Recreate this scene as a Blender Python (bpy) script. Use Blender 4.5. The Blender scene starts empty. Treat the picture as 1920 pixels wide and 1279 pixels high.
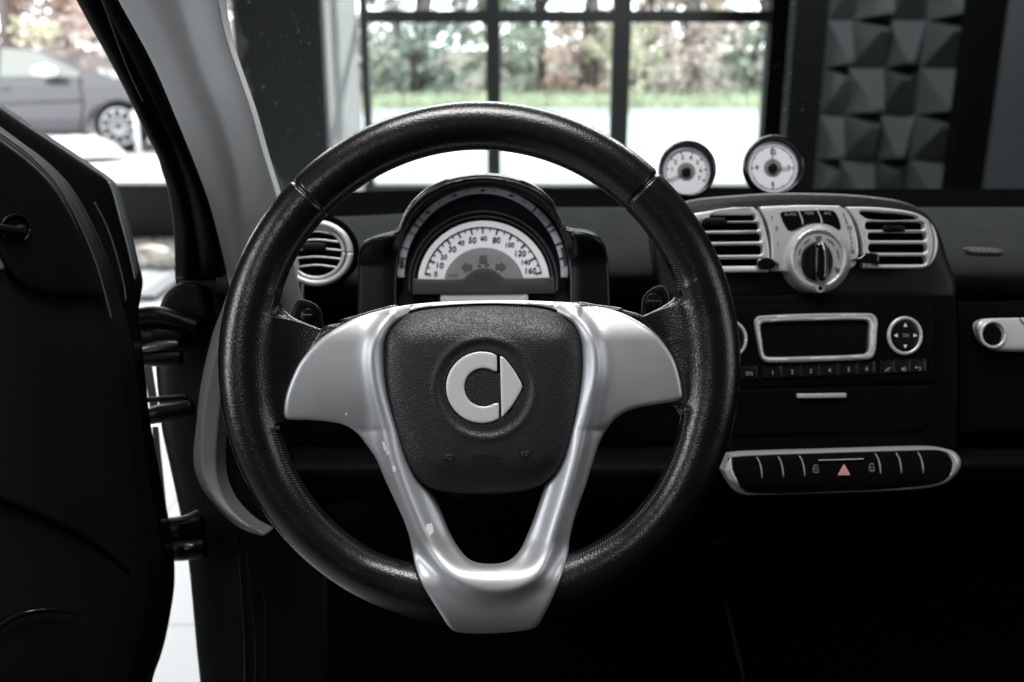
import bpy, math, random
import numpy as np
from mathutils import Vector, geometry
random.seed(7); rng = np.random.default_rng(7)
S = bpy.context.scene
COL = S.collection

# ------------------------------------------------------------------ camera frame
F = 1920 * 35 / 36.0
PITCH = math.radians(17)
CAM = np.array([0, 0, 1.45])
RT = np.array([1.0, 0, 0]); FW = np.array([0, math.cos(PITCH), -math.sin(PITCH)]); UP = np.array([0, math.sin(PITCH), math.cos(PITCH)])
def W(px, py, d):
    return CAM + RT * ((px - 960) * d / F) + UP * (-(py - 639.5) * d / F) + FW * d
def ray(px, py):
    v = W(px, py, 1.0) - CAM
    return v
def at_Y(px, py, Y):
    v = ray(px, py); return CAM + v * (Y / v[1])
def on_floor(px, py, z=0.0):
    v = ray(px, py); return CAM + v * ((z - CAM[2]) / v[2])

# ------------------------------------------------------------------ materials
MATS = {}
def mat(name, col, rough=0.5, metal=0.0, bump=None, spec=0.5, coat=0.0, emit=None, vary=0.0, vscale=40):
    if name in MATS: return MATS[name]
    m = bpy.data.materials.new(name); m.use_nodes = True
    nt = m.node_tree; b = nt.nodes['Principled BSDF']
    b.inputs['Base Color'].default_value = (*col, 1)
    b.inputs['Roughness'].default_value = rough
    b.inputs['Metallic'].default_value = metal
    b.inputs['Specular IOR Level'].default_value = spec
    b.inputs['Coat Weight'].default_value = coat
    tc = nt.nodes.new('ShaderNodeTexCoord')
    # every material carries a little wear: roughness and colour drift
    nz = nt.nodes.new('ShaderNodeTexNoise'); nz.inputs['Scale'].default_value = vscale; nz.inputs['Detail'].default_value = 5
    nt.links.new(tc.outputs['Object'], nz.inputs['Vector'])
    mr = nt.nodes.new('ShaderNodeMapRange'); mr.inputs['To Min'].default_value = max(0.02, rough - 0.07); mr.inputs['To Max'].default_value = min(1, rough + 0.07)
    nt.links.new(nz.outputs['Fac'], mr.inputs['Value']); nt.links.new(mr.outputs['Result'], b.inputs['Roughness'])
    if vary:
        mx = nt.nodes.new('ShaderNodeMix'); mx.data_type = 'RGBA'
        mx.inputs['A'].default_value = (*[c * (1 - vary) for c in col], 1); mx.inputs['B'].default_value = (*[min(1, c * (1 + vary)) for c in col], 1)
        nt.links.new(nz.outputs['Fac'], mx.inputs['Factor']); nt.links.new(mx.outputs['Result'], b.inputs['Base Color'])
    if emit:
        b.inputs['Emission Color'].default_value = (*emit[0], 1); b.inputs['Emission Strength'].default_value = emit[1]
    if bump:
        kind, scale, strength, dist = bump
        bp = nt.nodes.new('ShaderNodeBump'); bp.inputs['Strength'].default_value = strength; bp.inputs['Distance'].default_value = dist
        if kind == 'leather':
            n2 = nt.nodes.new('ShaderNodeTexNoise'); n2.inputs['Scale'].default_value = scale * 0.5; n2.inputs['Detail'].default_value = 2
            nt.links.new(tc.outputs['Object'], n2.inputs['Vector'])
            vm = nt.nodes.new('ShaderNodeVectorMath'); vm.operation = 'SCALE'; vm.inputs['Scale'].default_value = 1.2 / scale
            nt.links.new(n2.outputs['Color'], vm.inputs[0])
            va = nt.nodes.new('ShaderNodeVectorMath'); va.operation = 'ADD'
            nt.links.new(tc.outputs['Object'], va.inputs[0]); nt.links.new(vm.outputs[0], va.inputs[1])
            vo = nt.nodes.new('ShaderNodeTexVoronoi'); vo.feature = 'DISTANCE_TO_EDGE'; vo.inputs['Scale'].default_value = scale
            nt.links.new(va.outputs[0], vo.inputs['Vector'])
            cr = nt.nodes.new('ShaderNodeMapRange'); cr.inputs['From Max'].default_value = 0.5; cr.interpolation_type = 'SMOOTHSTEP'
            nt.links.new(vo.outputs['Distance'], cr.inputs['Value'])
            n3 = nt.nodes.new('ShaderNodeTexNoise'); n3.inputs['Scale'].default_value = scale * 0.12; n3.inputs['Detail'].default_value = 3
            nt.links.new(tc.outputs['Object'], n3.inputs['Vector'])
            ad = nt.nodes.new('ShaderNodeMath'); ad.operation = 'MULTIPLY_ADD'; ad.inputs[1].default_value = 1.2
            nt.links.new(n3.outputs['Fac'], ad.inputs[0]); nt.links.new(cr.outputs['Result'], ad.inputs[2])
            nt.links.new(ad.outputs[0], bp.inputs['Height'])
        else:
            n2 = nt.nodes.new('ShaderNodeTexNoise'); n2.inputs['Scale'].default_value = scale; n2.inputs['Detail'].default_value = 3
            nt.links.new(tc.outputs['Object'], n2.inputs['Vector']); nt.links.new(n2.outputs['Fac'], bp.inputs['Height'])
        nt.links.new(bp.outputs['Normal'], b.inputs['Normal'])
    MATS[name] = m
    return m
def glass(name, tint=(1, 1, 1), refl=1.0):
    m = bpy.data.materials.new(name); m.use_nodes = True; nt = m.node_tree; nt.nodes.clear()
    o = nt.nodes.new('ShaderNodeOutputMaterial'); t = nt.nodes.new('ShaderNodeBsdfTransparent'); t.inputs[0].default_value = (*tint, 1)
    g = nt.nodes.new('ShaderNodeBsdfGlossy'); g.inputs['Roughness'].default_value = 0.02
    fr = nt.nodes.new('ShaderNodeFresnel'); fr.inputs['IOR'].default_value = 1.45
    mu = nt.nodes.new('ShaderNodeMath'); mu.operation = 'MULTIPLY'; mu.inputs[1].default_value = refl
    mx = nt.nodes.new('ShaderNodeMixShader')
    ge = nt.nodes.new('ShaderNodeNewGeometry'); iv = nt.nodes.new('ShaderNodeMath'); iv.operation = 'SUBTRACT'; iv.inputs[0].default_value = 1; m2 = nt.nodes.new('ShaderNodeMath'); m2.operation = 'MULTIPLY'
    nt.links.new(ge.outputs['Backfacing'], iv.inputs[1]); nt.links.new(fr.outputs[0], mu.inputs[0]); nt.links.new(mu.outputs[0], m2.inputs[0]); nt.links.new(iv.outputs[0], m2.inputs[1]); nt.links.new(m2.outputs[0], mx.inputs[0]); nt.links.new(t.outputs[0], mx.inputs[1]); nt.links.new(g.outputs[0], mx.inputs[2])
    nt.links.new(mx.outputs[0], o.inputs[0]); MATS[name] = m
    return m

M_rim = mat('rim_leather', (0.004, 0.004, 0.0046), 0.27, bump=('leather', 480, 0.5, 0.00015), spec=0.6)
M_bag = mat('airbag_vinyl', (0.013, 0.014, 0.016), 0.42, bump=('leather', 560, 0.65, 0.00028), spec=0.42)
M_silver = mat('silver_paint', (0.47, 0.475, 0.495), 0.44, metal=0.7, bump=('noise', 2200, 0.22, 0.0002), vary=0.04)
M_silver2 = mat('silver_trim', (0.50, 0.505, 0.51), 0.38, metal=0.45, bump=('noise', 1800, 0.08, 0.0002), vary=0.04)
M_emblem = mat('satin_metal', (0.62, 0.62, 0.64), 0.42, metal=0.35, bump=('noise', 2200, 0.14, 0.0002))
M_plastic = mat('black_plastic', (0.0025, 0.0025, 0.003), 0.42, bump=('noise', 900, 0.15, 0.0003), spec=0.15)
M_button = mat('button_plastic', (0.003, 0.003, 0.0035), 0.35, spec=0.22)
M_gloss = mat('gloss_black', (0.004, 0.004, 0.005), 0.08, coat=0.4)
M_dark = mat('matte_black', (0.0025, 0.0025, 0.003), 0.9, bump=('noise', 700, 0.3, 0.0004), spec=0.0)
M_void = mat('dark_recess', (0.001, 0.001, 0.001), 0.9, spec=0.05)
M_dash = mat('dash_textile', (0.032, 0.034, 0.036), 0.8, bump=('leather', 900, 0.5, 0.0004), vary=0.2, spec=0.0)
M_grain = mat('dash_grain', (0.004, 0.004, 0.005), 0.45, bump=('leather', 420, 0.8, 0.0005), spec=0.03)
M_stack = mat('console_plastic', (0.0025, 0.0025, 0.003), 0.5, bump=('noise', 1100, 0.15, 0.0003), spec=0.02)
M_pillar = mat('pillar_fabric', (0.56, 0.565, 0.57), 0.85, bump=('noise', 1500, 0.35, 0.0003), vary=0.07, spec=0.2, vscale=300)
M_rubber = mat('rubber', (0.002, 0.002, 0.0025), 0.36, spec=0.14)
M_thread = mat('thread', (0.075, 0.07, 0.06), 0.8)
M_dial = mat('dial_white', (0.62, 0.62, 0.66), 0.5)
M_dialgrey = mat('dial_grey', (0.15, 0.155, 0.165), 0.5)
M_lcd = mat('lcd_grey', (0.36, 0.36, 0.36), 0.35)
M_arc = mat('ring_lilac', (0.26, 0.255, 0.30), 0.5)
M_ink = mat('ink', (0.012, 0.012, 0.016), 0.6)
M_inkgrey = mat('ink_grey', (0.05, 0.05, 0.055), 0.6)
M_white = mat('print_white', (0.62, 0.62, 0.60), 0.5)
M_printgrey = mat('print_grey', (0.22, 0.22, 0.22), 0.5)
M_red = mat('hazard_red', (0.62, 0.05, 0.06), 0.5)
M_pink = mat('hazard_pink', (0.75, 0.50, 0.50), 0.5)
M_needle = mat('needle', (0.20, 0.05, 0.09), 0.5)
M_chip = mat('bare_undercoat', (0.72, 0.72, 0.70), 0.6)
M_glass = glass('windscreen_glass', (0.93, 0.96, 0.95), 0.6)
M_pane = glass('window_glass', (0.95, 0.97, 0.97), 0.7)
M_dust = mat('dust', (0.45, 0.47, 0.46), 0.8)

# ------------------------------------------------------------------ mesh helpers
WL = {}
def link(name, verts, faces, m, parent=None, smooth=True, origin=None):
    verts = np.asarray(verts, float)
    c = (verts.min(0) + verts.max(0)) / 2 if origin is None else np.asarray(origin, float)
    me = bpy.data.meshes.new(name)
    me.from_pydata((verts - c).tolist(), [], [tuple(int(i) for i in f) for f in faces])
    me.update(); me.materials.append(m)
    if smooth: me.polygons.foreach_set('use_smooth', [True] * len(me.polygons))
    o = bpy.data.objects.new(name, me); COL.objects.link(o)
    if parent is not None:
        o.parent = parent; o.location = Vector(c - WL[parent])
    else: o.location = Vector(c)
    WL[o] = c
    return o
def tag(o, label=None, cat=None, group=None, kind=None):
    if label: o['label'] = label
    if cat: o['category'] = cat
    if group: o['group'] = group
    if kind: o['kind'] = kind
    return o
def empty(name, loc, label, cat, group=None):
    o = bpy.data.objects.new(name, None); COL.objects.link(o); o.location = Vector(loc); o.empty_display_size = 0.05
    WL[o] = np.asarray(loc, float); return tag(o, label, cat, group)
def copy_tree(o, parent=None, shift=None):
    c = o.copy(); COL.objects.link(c); WL[c] = WL[o].copy()
    if parent is not None: c.parent = parent
    for ch in list(o.children): copy_tree(ch, c)
    return c

class MB:
    def __init__(s): s.v = []; s.f = []
    def add(s, v, f):
        n = len(s.v); s.v += [tuple(p) for p in v]; s.f += [tuple(i + n for i in q) for q in f]
    def build(s, name, m, parent=None, smooth=True, origin=None): return link(name, s.v, s.f, m, parent, smooth, origin)
    def box(s, lo, hi):
        x0, y0, z0 = lo; x1, y1, z1 = hi
        s.add([(x0,y0,z0),(x1,y0,z0),(x1,y1,z0),(x0,y1,z0),(x0,y0,z1),(x1,y0,z1),(x1,y1,z1),(x0,y1,z1)],
              [(0,3,2,1),(4,5,6,7),(0,1,5,4),(1,2,6,5),(2,3,7,6),(3,0,4,7)])
    def tube(s, pts, r, n=10, cap=True, flat=1.0):
        pts = np.asarray(pts, float); N = len(pts); rr = np.full(N, r) if np.isscalar(r) else np.asarray(r)
        T = np.gradient(pts, axis=0); T /= np.linalg.norm(T, axis=1)[:, None] + 1e-12
        a = -FW if abs(T[0] @ FW) < 0.9 else RT
        u = a - T[0] * (a @ T[0]); u /= np.linalg.norm(u)
        V = []
        for i in range(N):
            u = u - T[i] * (u @ T[i]); u /= np.linalg.norm(u); w = np.cross(T[i], u)
            for k in range(n):
                t = 2 * math.pi * k / n
                V.append(pts[i] + rr[i] * (math.cos(t) * u * flat + math.sin(t) * w))
        Fc = []
        for i in range(N - 1):
            for k in range(n):
                k2 = (k + 1) % n
                Fc.append((i*n+k, i*n+k2, (i+1)*n+k2, (i+1)*n+k))
        if cap: Fc.append(tuple(range(n))[::-1]); Fc.append(tuple((N-1)*n + k for k in range(n)))
        s.add(V, Fc)

def crom(pts, step=4.0, closed=True, sharp=()):
    P = np.asarray(pts, float); n = len(P); out = []
    rngi = range(n if closed else n - 1)
    for i in rngi:
        p1 = P[i]; p2 = P[(i+1) % n]
        p0 = P[(i-1) % n] if (closed or i > 0) else p1
        p3 = P[(i+2) % n] if (closed or i < n-2) else p2
        if i in sharp: p0 = p1
        if (i+1) % n in sharp: p3 = p2
        L = np.linalg.norm(p2 - p1); k = max(1, int(round(L / step)))
        a = L or 1e-6; b0 = np.linalg.norm(p1-p0) or a; b1 = np.linalg.norm(p3-p2) or a
        m1 = (p2 - p0) / (a + b0) * a if b0 else (p2-p1); m2 = (p3 - p1) / (a + b1) * a
        for j in range(k):
            t = j / k; t2 = t*t; t3 = t2*t
            out.append((2*t3-3*t2+1)*p1 + (t3-2*t2+t)*m1 + (-2*t3+3*t2)*p2 + (t3-t2)*m2)
    if not closed: out.append(P[-1])
    return np.array(out)
def ell(cx, cy, rx, ry, n=64, a0=0, a1=360):
    t = np.radians(np.linspace(a0, a1, n, endpoint=(a1 - a0) < 359.9))
    return np.stack([cx + rx*np.cos(t), cy - ry*np.sin(t)], 1)
def rrect(x0, y0, x1, y1, r, n=5, dy=0.0):
    pts = []
    for cx, cy, a in ((x1-r, y0+r, 0), (x1-r, y1-r, 90), (x0+r, y1-r, 180), (x0+r, y0+r, 270)):
        for k in range(n+1):
            t = math.radians(a - 90 + 90*k/n); pts.append((cx + r*math.cos(t), cy + r*math.sin(t)))
    return np.array([(x, y + dy*(x-x0)) for x, y in pts])
def inside(poly, q):
    x, y = q[:, 0], q[:, 1]; r = np.zeros(len(q), bool)
    x0, y0 = poly[:, 0], poly[:, 1]; x1, y1 = np.roll(x0, -1), np.roll(y0, -1)
    for a, b, c, d in zip(x0, y0, x1, y1):
        if b == d: continue
        r ^= ((b > y) != (d > y)) & (x < (c - a) * (y - b) / (d - b) + a)
    return r
def segdist(q, A, B):
    best = np.full(len(q), 1e9)
    for a, b in zip(A, B):
        ab = b - a; L = ab @ ab + 1e-12
        t = np.clip(((q - a) @ ab) / L, 0, 1); p = a + t[:, None] * ab
        best = np.minimum(best, ((q - p) ** 2).sum(1))
    return np.sqrt(best)
def pdist(q, poly, closed=True):
    A = poly if closed else poly[:-1]; B = np.roll(poly, -1, 0) if closed else poly[1:]
    return segdist(q, A, B)
def unproj(q, h, D):
    """image position + height towards the viewer (in pixels at depth D) -> world"""
    Dv = D(q[:, 0], q[:, 1]) if callable(D) else np.full(len(q), D)
    d = Dv - h * Dv / F
    return CAM + RT * ((q[:, 0:1] - 960) * d[:, None] / F) + UP * (-(q[:, 1:2] - 639.5) * d[:, None] / F) + FW * d[:, None]
def plate(name, m, parent, outline, D, h=0.0, thick=6.0, r=2.0, step=6.0, holes=(), label=None, smooth=True):
    """solid plate: smooth height field over an outline, rounded edges, closed sides and back"""
    loops = [np.asarray(outline, float)] + [np.asarray(x, float) for x in holes]
    pts = []; edges = []; nb = 0
    for L in loops:
        n = len(L); edges += [(nb + i, nb + (i+1) % n) for i in range(n)]; pts.append(L); nb += n
    B = np.concatenate(pts)
    A = np.concatenate(loops); A2 = np.concatenate([np.roll(L, -1, 0) for L in loops])
    def ins(q):
        k = inside(loops[0], q)
        for H in loops[1:]: k &= ~inside(H, q)
        return k
    extra = []
    for L in loops:
        T = np.roll(L, -1, 0) - np.roll(L, 1, 0); Nn = np.stack([-T[:, 1], T[:, 0]], 1); Nn /= np.linalg.norm(Nn, axis=1)[:, None] + 1e-9
        for f in (0.12, 0.42, 1.0):
            for sg in (1, -1):
                q = L + Nn * sg * f * r; k = ins(q); q = q[k]
                if len(q):
                    d = segdist(q, A, A2); extra.append(q[d > f * r * 0.85])
    lo = loops[0].min(0); hi = loops[0].max(0)
    gx, gy = np.meshgrid(np.arange(lo[0] + step*0.37, hi[0], step), np.arange(lo[1] + step*0.41, hi[1], step))
    g = np.stack([gx.ravel() + ((np.arange(gx.size)//gx.shape[1]) % 2) * step*0.5, gy.ravel()], 1)
    g = g[ins(g)]
    if len(g):
        d = segdist(g, A, A2); extra.append(g[d > r + step*0.4])
    allp = np.concatenate([B] + [e for e in extra if len(e)])
    res = geometry.delaunay_2d_cdt([Vector(p) for p in allp], edges, [], 0, 1e-4)
    V = np.array([tuple(v) for v in res[0]]); T = np.array([t for t in res[2] if len(t) == 3])
    cen = V[T].mean(1); T = T[ins(cen)]
    # keep used verts
    used = np.unique(T); mp = -np.ones(len(V), int); mp[used] = np.arange(len(used)); V = V[used]; T = mp[T]
    e1 = V[T[:,1]]-V[T[:,0]]; e2 = V[T[:,2]]-V[T[:,0]]
    ar = e1[:,0]*e2[:,1]-e1[:,1]*e2[:,0]; T = T[np.abs(ar) > 1e-6]; ar = ar[np.abs(ar) > 1e-6]
    T[ar > 0] = T[ar > 0][:, ::-1]      # image y is down
    d = segdist(V, A, A2)
    hh = h(V[:, 0], V[:, 1], d) if callable(h) else np.full(len(V), float(h))
    k = np.clip(d / r, 0, 1); hh = hh - r * (1 - np.sqrt(np.clip(1 - (1 - k) ** 2, 0, 1)))
    P = unproj(V, hh, D)
    D0 = D(V[:, 0].mean(), V[:, 1].mean()) if callable(D) else D
    Q = P + FW * (thick * D0 / F)
    n = len(P); faces = [tuple(t) for t in T] + [tuple(n + t[::-1]) for t in T]
    cnt = {}
    for t in T:
        for i in range(3):
            a, b = int(t[i]), int(t[(i+1) % 3]); cnt[(a, b)] = cnt.get((a, b), 0) + 1
    for (a, b) in list(cnt):
        if (b, a) not in cnt: faces.append((b, a, n + a, n + b))
    o = link(name, np.concatenate([P, Q]), faces, m, parent, smooth)
    try: o.data.set_sharp_from_angle(angle=math.radians(50))
    except Exception: pass
    if label: o['label'] = label
    return o
def text(name, s, size, px, py, m, parent, D, h=1.0, rot=0.0, sx=1.0, bold=0.0, merge=None, skew=0.0):
    cu = bpy.data.curves.new('t', 'FONT'); cu.body = s; cu.size = size; cu.align_x = 'CENTER'; cu.align_y = 'CENTER'; cu.resolution_u = 3
    cu.offset = bold; cu.extrude = 0
    ob = bpy.data.objects.new('t', cu); COL.objects.link(ob)
    dg = bpy.context.evaluated_depsgraph_get(); me = bpy.data.meshes.new_from_object(ob.evaluated_get(dg))
    v = np.array([tuple(x.co) for x in me.vertices]); f = [tuple(p.vertices) for p in me.polygons]
    bpy.data.objects.remove(ob); bpy.data.curves.remove(cu); bpy.data.meshes.remove(me)
    c, sn = math.cos(rot), math.sin(rot); x = v[:, 0]*sx + skew*v[:, 1]; y = v[:, 1]
    q = np.stack([px + x*c - y*sn, py - (x*sn + y*c)], 1)
    P = unproj(q, np.full(len(q), float(h)), D)
    if merge is not None: merge.add(P, f); return
    return link(name, P, f, m, parent, False)
def poly2(mb, pts, D, h):
    q = np.asarray(pts, float); P = unproj(q, np.full(len(q), float(h)), D)
    # triangulate ngon
    tri = geometry.tessellate_polygon([[Vector((a, b, 0)) for a, b in q]])
    mb.add(P, [tuple(t) for t in tri])
def bar2(mb, a, b, w, D, h):
    a = np.array(a, float); b = np.array(b, float); t = b - a; t /= np.linalg.norm(t); n = np.array([-t[1], t[0]]) * w/2
    poly2(mb, [a+n, b+n, b-n, a-n], D, h)
def grid(name, m, parent, rows, nx=60, ny=6, thick=0.0, smooth=True):
    """loft of rows; each row is a list of (px,py,d)"""
    R = [crom(r, step=1e9, closed=False) if False else np.asarray(r, float) for r in rows]
    def res(r, n):
        L = np.concatenate([[0], np.cumsum(np.linalg.norm(np.diff(r[:, :2], axis=0), axis=1))]); t = np.linspace(0, L[-1], n)
        rr = crom(r, step=6, closed=False); L2 = np.concatenate([[0], np.cumsum(np.linalg.norm(np.diff(rr[:, :2], axis=0), axis=1))]); t = np.linspace(0, L2[-1], n)
        return np.stack([np.interp(t, L2, rr[:, k]) for k in range(3)], 1)
    G = np.array([res(r, nx) for r in R])      # rows, nx, 3
    G2 = []
    for j in range(nx):
        c = G[:, j]; out = []
        n = len(c)
        for i in range(n-1):
            p0 = c[max(i-1, 0)]; p1 = c[i]; p2 = c[i+1]; p3 = c[min(i+2, n-1)]
            for k in range(ny):
                t = k/ny; m1 = (p2-p0)/2; m2 = (p3-p1)/2
                out.append((2*t**3-3*t*t+1)*p1+(t**3-2*t*t+t)*m1+(-2*t**3+3*t*t)*p2+(t**3-t*t)*m2)
        out.append(c[-1]); G2.append(out)
    G2 = np.array(G2)                          # nx, M, 3
    M_ = G2.shape[1]; q = G2.reshape(-1, 3)
    P = CAM + RT*((q[:, 0:1]-960)*q[:, 2:3]/F) + UP*(-(q[:, 1:2]-639.5)*q[:, 2:3]/F) + FW*q[:, 2:3]
    fc = [(i*M_+j, i*M_+j+1, (i+1)*M_+j+1, (i+1)*M_+j) for i in range(nx-1) for j in range(M_-1)]
    if thick:
        n = len(P); Q = P + FW*thick
        f2 = [tuple(n+i for i in f[::-1]) for f in fc]
        bnd = [(i*M_, (i+1)*M_) for i in range(nx-1)] + [((i+1)*M_+M_-1, i*M_+M_-1) for i in range(nx-1)] + [(j+1, j) for j in range(M_-1)] + [((nx-1)*M_+j, (nx-1)*M_+j+1) for j in range(M_-1)]
        fc = fc + f2 + [(a, b, n+b, n+a) for a, b in bnd]; P = np.concatenate([P, Q])
    return link(name, P, fc, m, parent, smooth)
def ptube(mb, pts, D, h, rpx, n=8, closed=False, step=4):
    q = crom(pts, step, closed=closed)
    if closed: q = np.concatenate([q, q[:1]])
    hv = np.full(len(q), float(h)) if np.isscalar(h) else np.interp(np.linspace(0, 1, len(q)), np.linspace(0, 1, len(h)), h)
    P = unproj(q, hv, D); D0 = D if not callable(D) else D(q[:, 0].mean(), q[:, 1].mean())
    if np.isscalar(rpx): rr = rpx*D0/F
    else: rr = np.interp(np.linspace(0, 1, len(q)), np.linspace(0, 1, len(rpx)), rpx)*D0/F
    mb.tube(P, rr, n)
def ss(a, b, x): t = np.clip((x-a)/(b-a), 0, 1); return t*t*(3-2*t)

# ================================================================== STEERING WHEEL
DW = 0.71
wheel = empty('steering_wheel', W(910, 735, DW+0.06), 'black leather steering wheel with silver V-shaped spokes and a round airbag cover', 'steering wheel')
CX, CY, RO = 899.0, 682.0, 489.0
TH_IN = np.array([-180,-166,-162.5,-150,-135,-120,-108,-100,-80,-65,-50,-35,-20,-13.5,-11.5,-9.5,-6,0,8,15,16.2,17.2,19,22,60,90,120,150,160,163.8,165.6,167.2,168.5,172,180.])
R_IN  = np.array([250, 250, 392, 398, 402, 402, 392, 386, 386, 392, 401, 401, 394, 388, 350, 250,250,250,250,250,318, 372,388,396,398,399,398,397,394,388, 370, 345, 250, 250,250.])
TH_IN = np.where(TH_IN == -166, -165.0, TH_IN)
def rin(th):
    v = np.interp(th, TH_IN, R_IN); return v
def webw(th):
    return np.clip((392 - rin(th)) / 60, 0, 1)
def rim_section(th_deg):
    th = ((th_deg + 180) % 360) - 180
    # small smoothing of inner profile
    offs = np.array([-1.2, -0.6, 0, 0.6, 1.2]); ri = float(np.mean([rin(((th+o+180) % 360)-180) for o in offs]))
    gr = 0.0
    for g in (135.6, 46.9):
        gr = max(gr, math.exp(-((th-g)/0.42)**2))
    b = 41 - 5.0*gr; RoO = RO - 4.0*gr
    w = float(np.mean([np.clip((392-rin(((th+o+180) % 360)-180))/60, 0, 1) for o in np.linspace(-9, 9, 25)])); w = max(w, float(np.clip((392-ri)/60, 0, 1))*w**.3) if w > 0 else 0.0; tube_in = min(max(ri, 392), 402)
    # thumb swell near the spokes
    sw = math.exp(-((abs(th)-152)/16)**2) if th > 0 else 0
    a = (RoO - tube_in)/2; Rc = (RoO + tube_in)/2
    if ri > 390: ri = ri + 3.0*gr
    n1 = 40
    t = np.linspace(0, math.pi, n1); rr = (RoO + ri)/2 + (RoO - ri)/2*np.cos(t)
    if w > 0: # denser near tube
        pass
    e = np.sqrt(np.clip(1-((rr-Rc)/a)**2, 0, 1))*b
    p = 5.0 + 30*np.exp(-((Rc-rr)/62)**2); pl = p*np.sqrt(np.clip(1-np.clip((ri+22-rr)/22, 0, 1)**2, 0, 1))*w
    pl = np.where(rr > Rc, 0, pl)
    k = 10.0*w + 1e-3
    def smax(x, y): 
        hh = np.clip(0.5+0.5*(x-y)/k, 0, 1); return y*(1-hh)+x*hh + k*hh*(1-hh)
    inner = rr < Rc
    z = e.copy(); 
    if w > 0.01: z = np.where(inner, smax(e, pl) * np.where(rr < ri+6, np.sqrt(np.clip((rr-ri)/6, 0, 1)), 1), e)
    zb = -(e*0.95) - np.where(inner, 0.0, 0.0)
    zb = np.where(inner & (w > 0.01), np.minimum(zb, -8*w*np.sqrt(np.clip((rr-ri)/10, 0, 1))), zb)
    r_all = np.concatenate([rr, rr[1:-1][::-1]]); z_all = np.concatenate([z, zb[1:-1][::-1]])
    return r_all, z_all
def rim_point(th_deg, r, z):
    th = math.radians(th_deg); s = DW/F
    px = CX + r*math.cos(th); py = CY - r*1.006*math.sin(th)
    return CAM + RT*((px-960)*s) + UP*(-(py-639.5)*s) + FW*(DW - z*s)
ths = []
t = -180.0
while t < 180:
    ths.append(t)
    near = min(abs(t-135.6), abs(t-46.9), abs(t-166), abs(t-17), abs(t+11), abs(t+164))
    t += 0.15 if min(abs(t-135.6), abs(t-46.9)) < 1.4 else (0.3 if near < 5 else 0.75)
V = []; n = None
for t in ths:
    r_, z_ = rim_section(t); n = len(r_)
    for r, z in zip(r_, z_): V.append(rim_point(t, r, z))
N = len(ths); Fc = []
for i in range(N):
    i2 = (i+1) % N
    for k in range(n):
        k2 = (k+1) % n; Fc.append((i*n+k, i2*n+k, i2*n+k2, i*n+k2))
rim = link('rim', V, Fc, M_rim, wheel)
# stitching along the inner edge: slanted threads crossing the seam
st = MB()
for th in np.arange(-180, 180, 0.72):
    if -12 < th < 20 or th < -162 or th > 160 or -112 < th < -70: continue
    ri = float(rin(th)); a = (RO-ri)/2; Rc = (RO+ri)/2
    def sp(dth, ph):
        return rim_point(th+dth, Rc + (a+1.0)*math.cos(ph), 42*math.sin(ph)*1.01)
    p = math.pi
    A = sp(0, p-0.30); B = sp(0.30, p-0.20); C_ = sp(0.30, p-0.10)
    st.tube([sp(0.02, p-0.62), sp(0.16, p-0.52), sp(0.34, p-0.44)], 0.00027, 5)
st.build('stitching', M_thread, rim)
# the thin back-lit outer cap line of the rim
# ---- silver spoke trim
outer = [(910,563.5),(850,565),(799,568),(760,572.5),(722,580),(671,595),(628,617),(594,642),(564,677),(547,711),(536,745),(533,777),(538,786),(585,788),(624,792),(649,798),(671,813),(688,835),(705,860),(722,899),(739,936),(757,975),(768,1008),(773,1032),(778,1058),(790,1092),(807,1122),(829,1156),(842,1175),(856,1185),(910,1188),(961,1185),(998,1179),(1009,1172),(1021,1152),(1038,1118),(1055,1075),(1065,1037),(1068,1011),(1077,973),(1086,945),(1098,912),(1111,869),(1124,830),(1141,800),(1162,779),(1192,766),(1235,758),(1270,752),(1279,746),(1279,735),(1275,711),(1265,677),(1247,647),(1226,623),(1200,604),(1166,587),(1128,576),(1077,568),(1013,564.5),(960,563)]
hole = [(910,574),(961,575),(1013,579),(1050,590),(1074,606),(1086,627),(1091,651),(1091,702),(1084,754),(1071,813),(1057,856),(1040,886),(1026,905),(1015,935),(1004,968),(991,1002),(974,1037),(953,1056),(919,1062),(884,1056),(863,1037),(842,1002),(825,960),(806,925),(785,897),(763,860),(746,813),(729,754),(721,711),(719,660),(723,632),(736,610),(758,594),(790,583),(842,577)]
ridge = [(735,590),(712,620),(700,660),(703,711),(716,775),(730,835),(752,905),(778,970),(799,1015),(833,1062),(863,1088),(910,1106),(961,1103),(1004,1079),(1030,1028),(1051,964),(1068,908),(1086,840),(1104,760),(1116,700),(1113,650),(1096,612),(1075,590)]
ridge_s = crom(ridge, 4, closed=False)
def h_trim(x, y, d):
    q = np.stack([x, y], 1); dr = pdist(q, ridge_s, False)
    base = 22 + 30*ss(1010, 1105, y)
    k = np.clip((y-1115)/74, 0, 1); base = base - 46*(1-np.sqrt(1-k*k*0.98))
    side = ss(150, 330, np.abs(x-907))*(1-ss(790, 840, y))
    base = base + 3*side
    t_ = np.clip((y-655)/150, -1, 1); base = base + (26*np.sqrt(np.clip(1-t_*t_, 0, 1))-14)*ss(165, 240, np.abs(x-907))*(1-ss(760, 900, y))
    # broad ridge with a crisper crest
    rid = 16*np.exp(-(dr/17)**2) + 2.5*np.exp(-(dr/9)**2)
    ins_ = inside(ridge_s, q) | ((y < 640) & (dr < 40) & (np.abs(x-907) < 180))
    rin_ = 18.5 - (0.62-0.46*ss(1000, 1080, y))*(np.sqrt(dr*dr + 30) - 5.5)
    rid = np.where(ins_, rin_, rid)
    top = -12*ss(640, 565, y)*0 
    tilt = -16*(1-ss(565, 640, y))
    # inner flank dips under the cover, outer flank falls away on the legs
    leg = ss(800, 860, y)*(1-ss(1040, 1090, y)); base = base - 9*leg*ss(6, 34, dr)
    return base + rid + tilt
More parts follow.
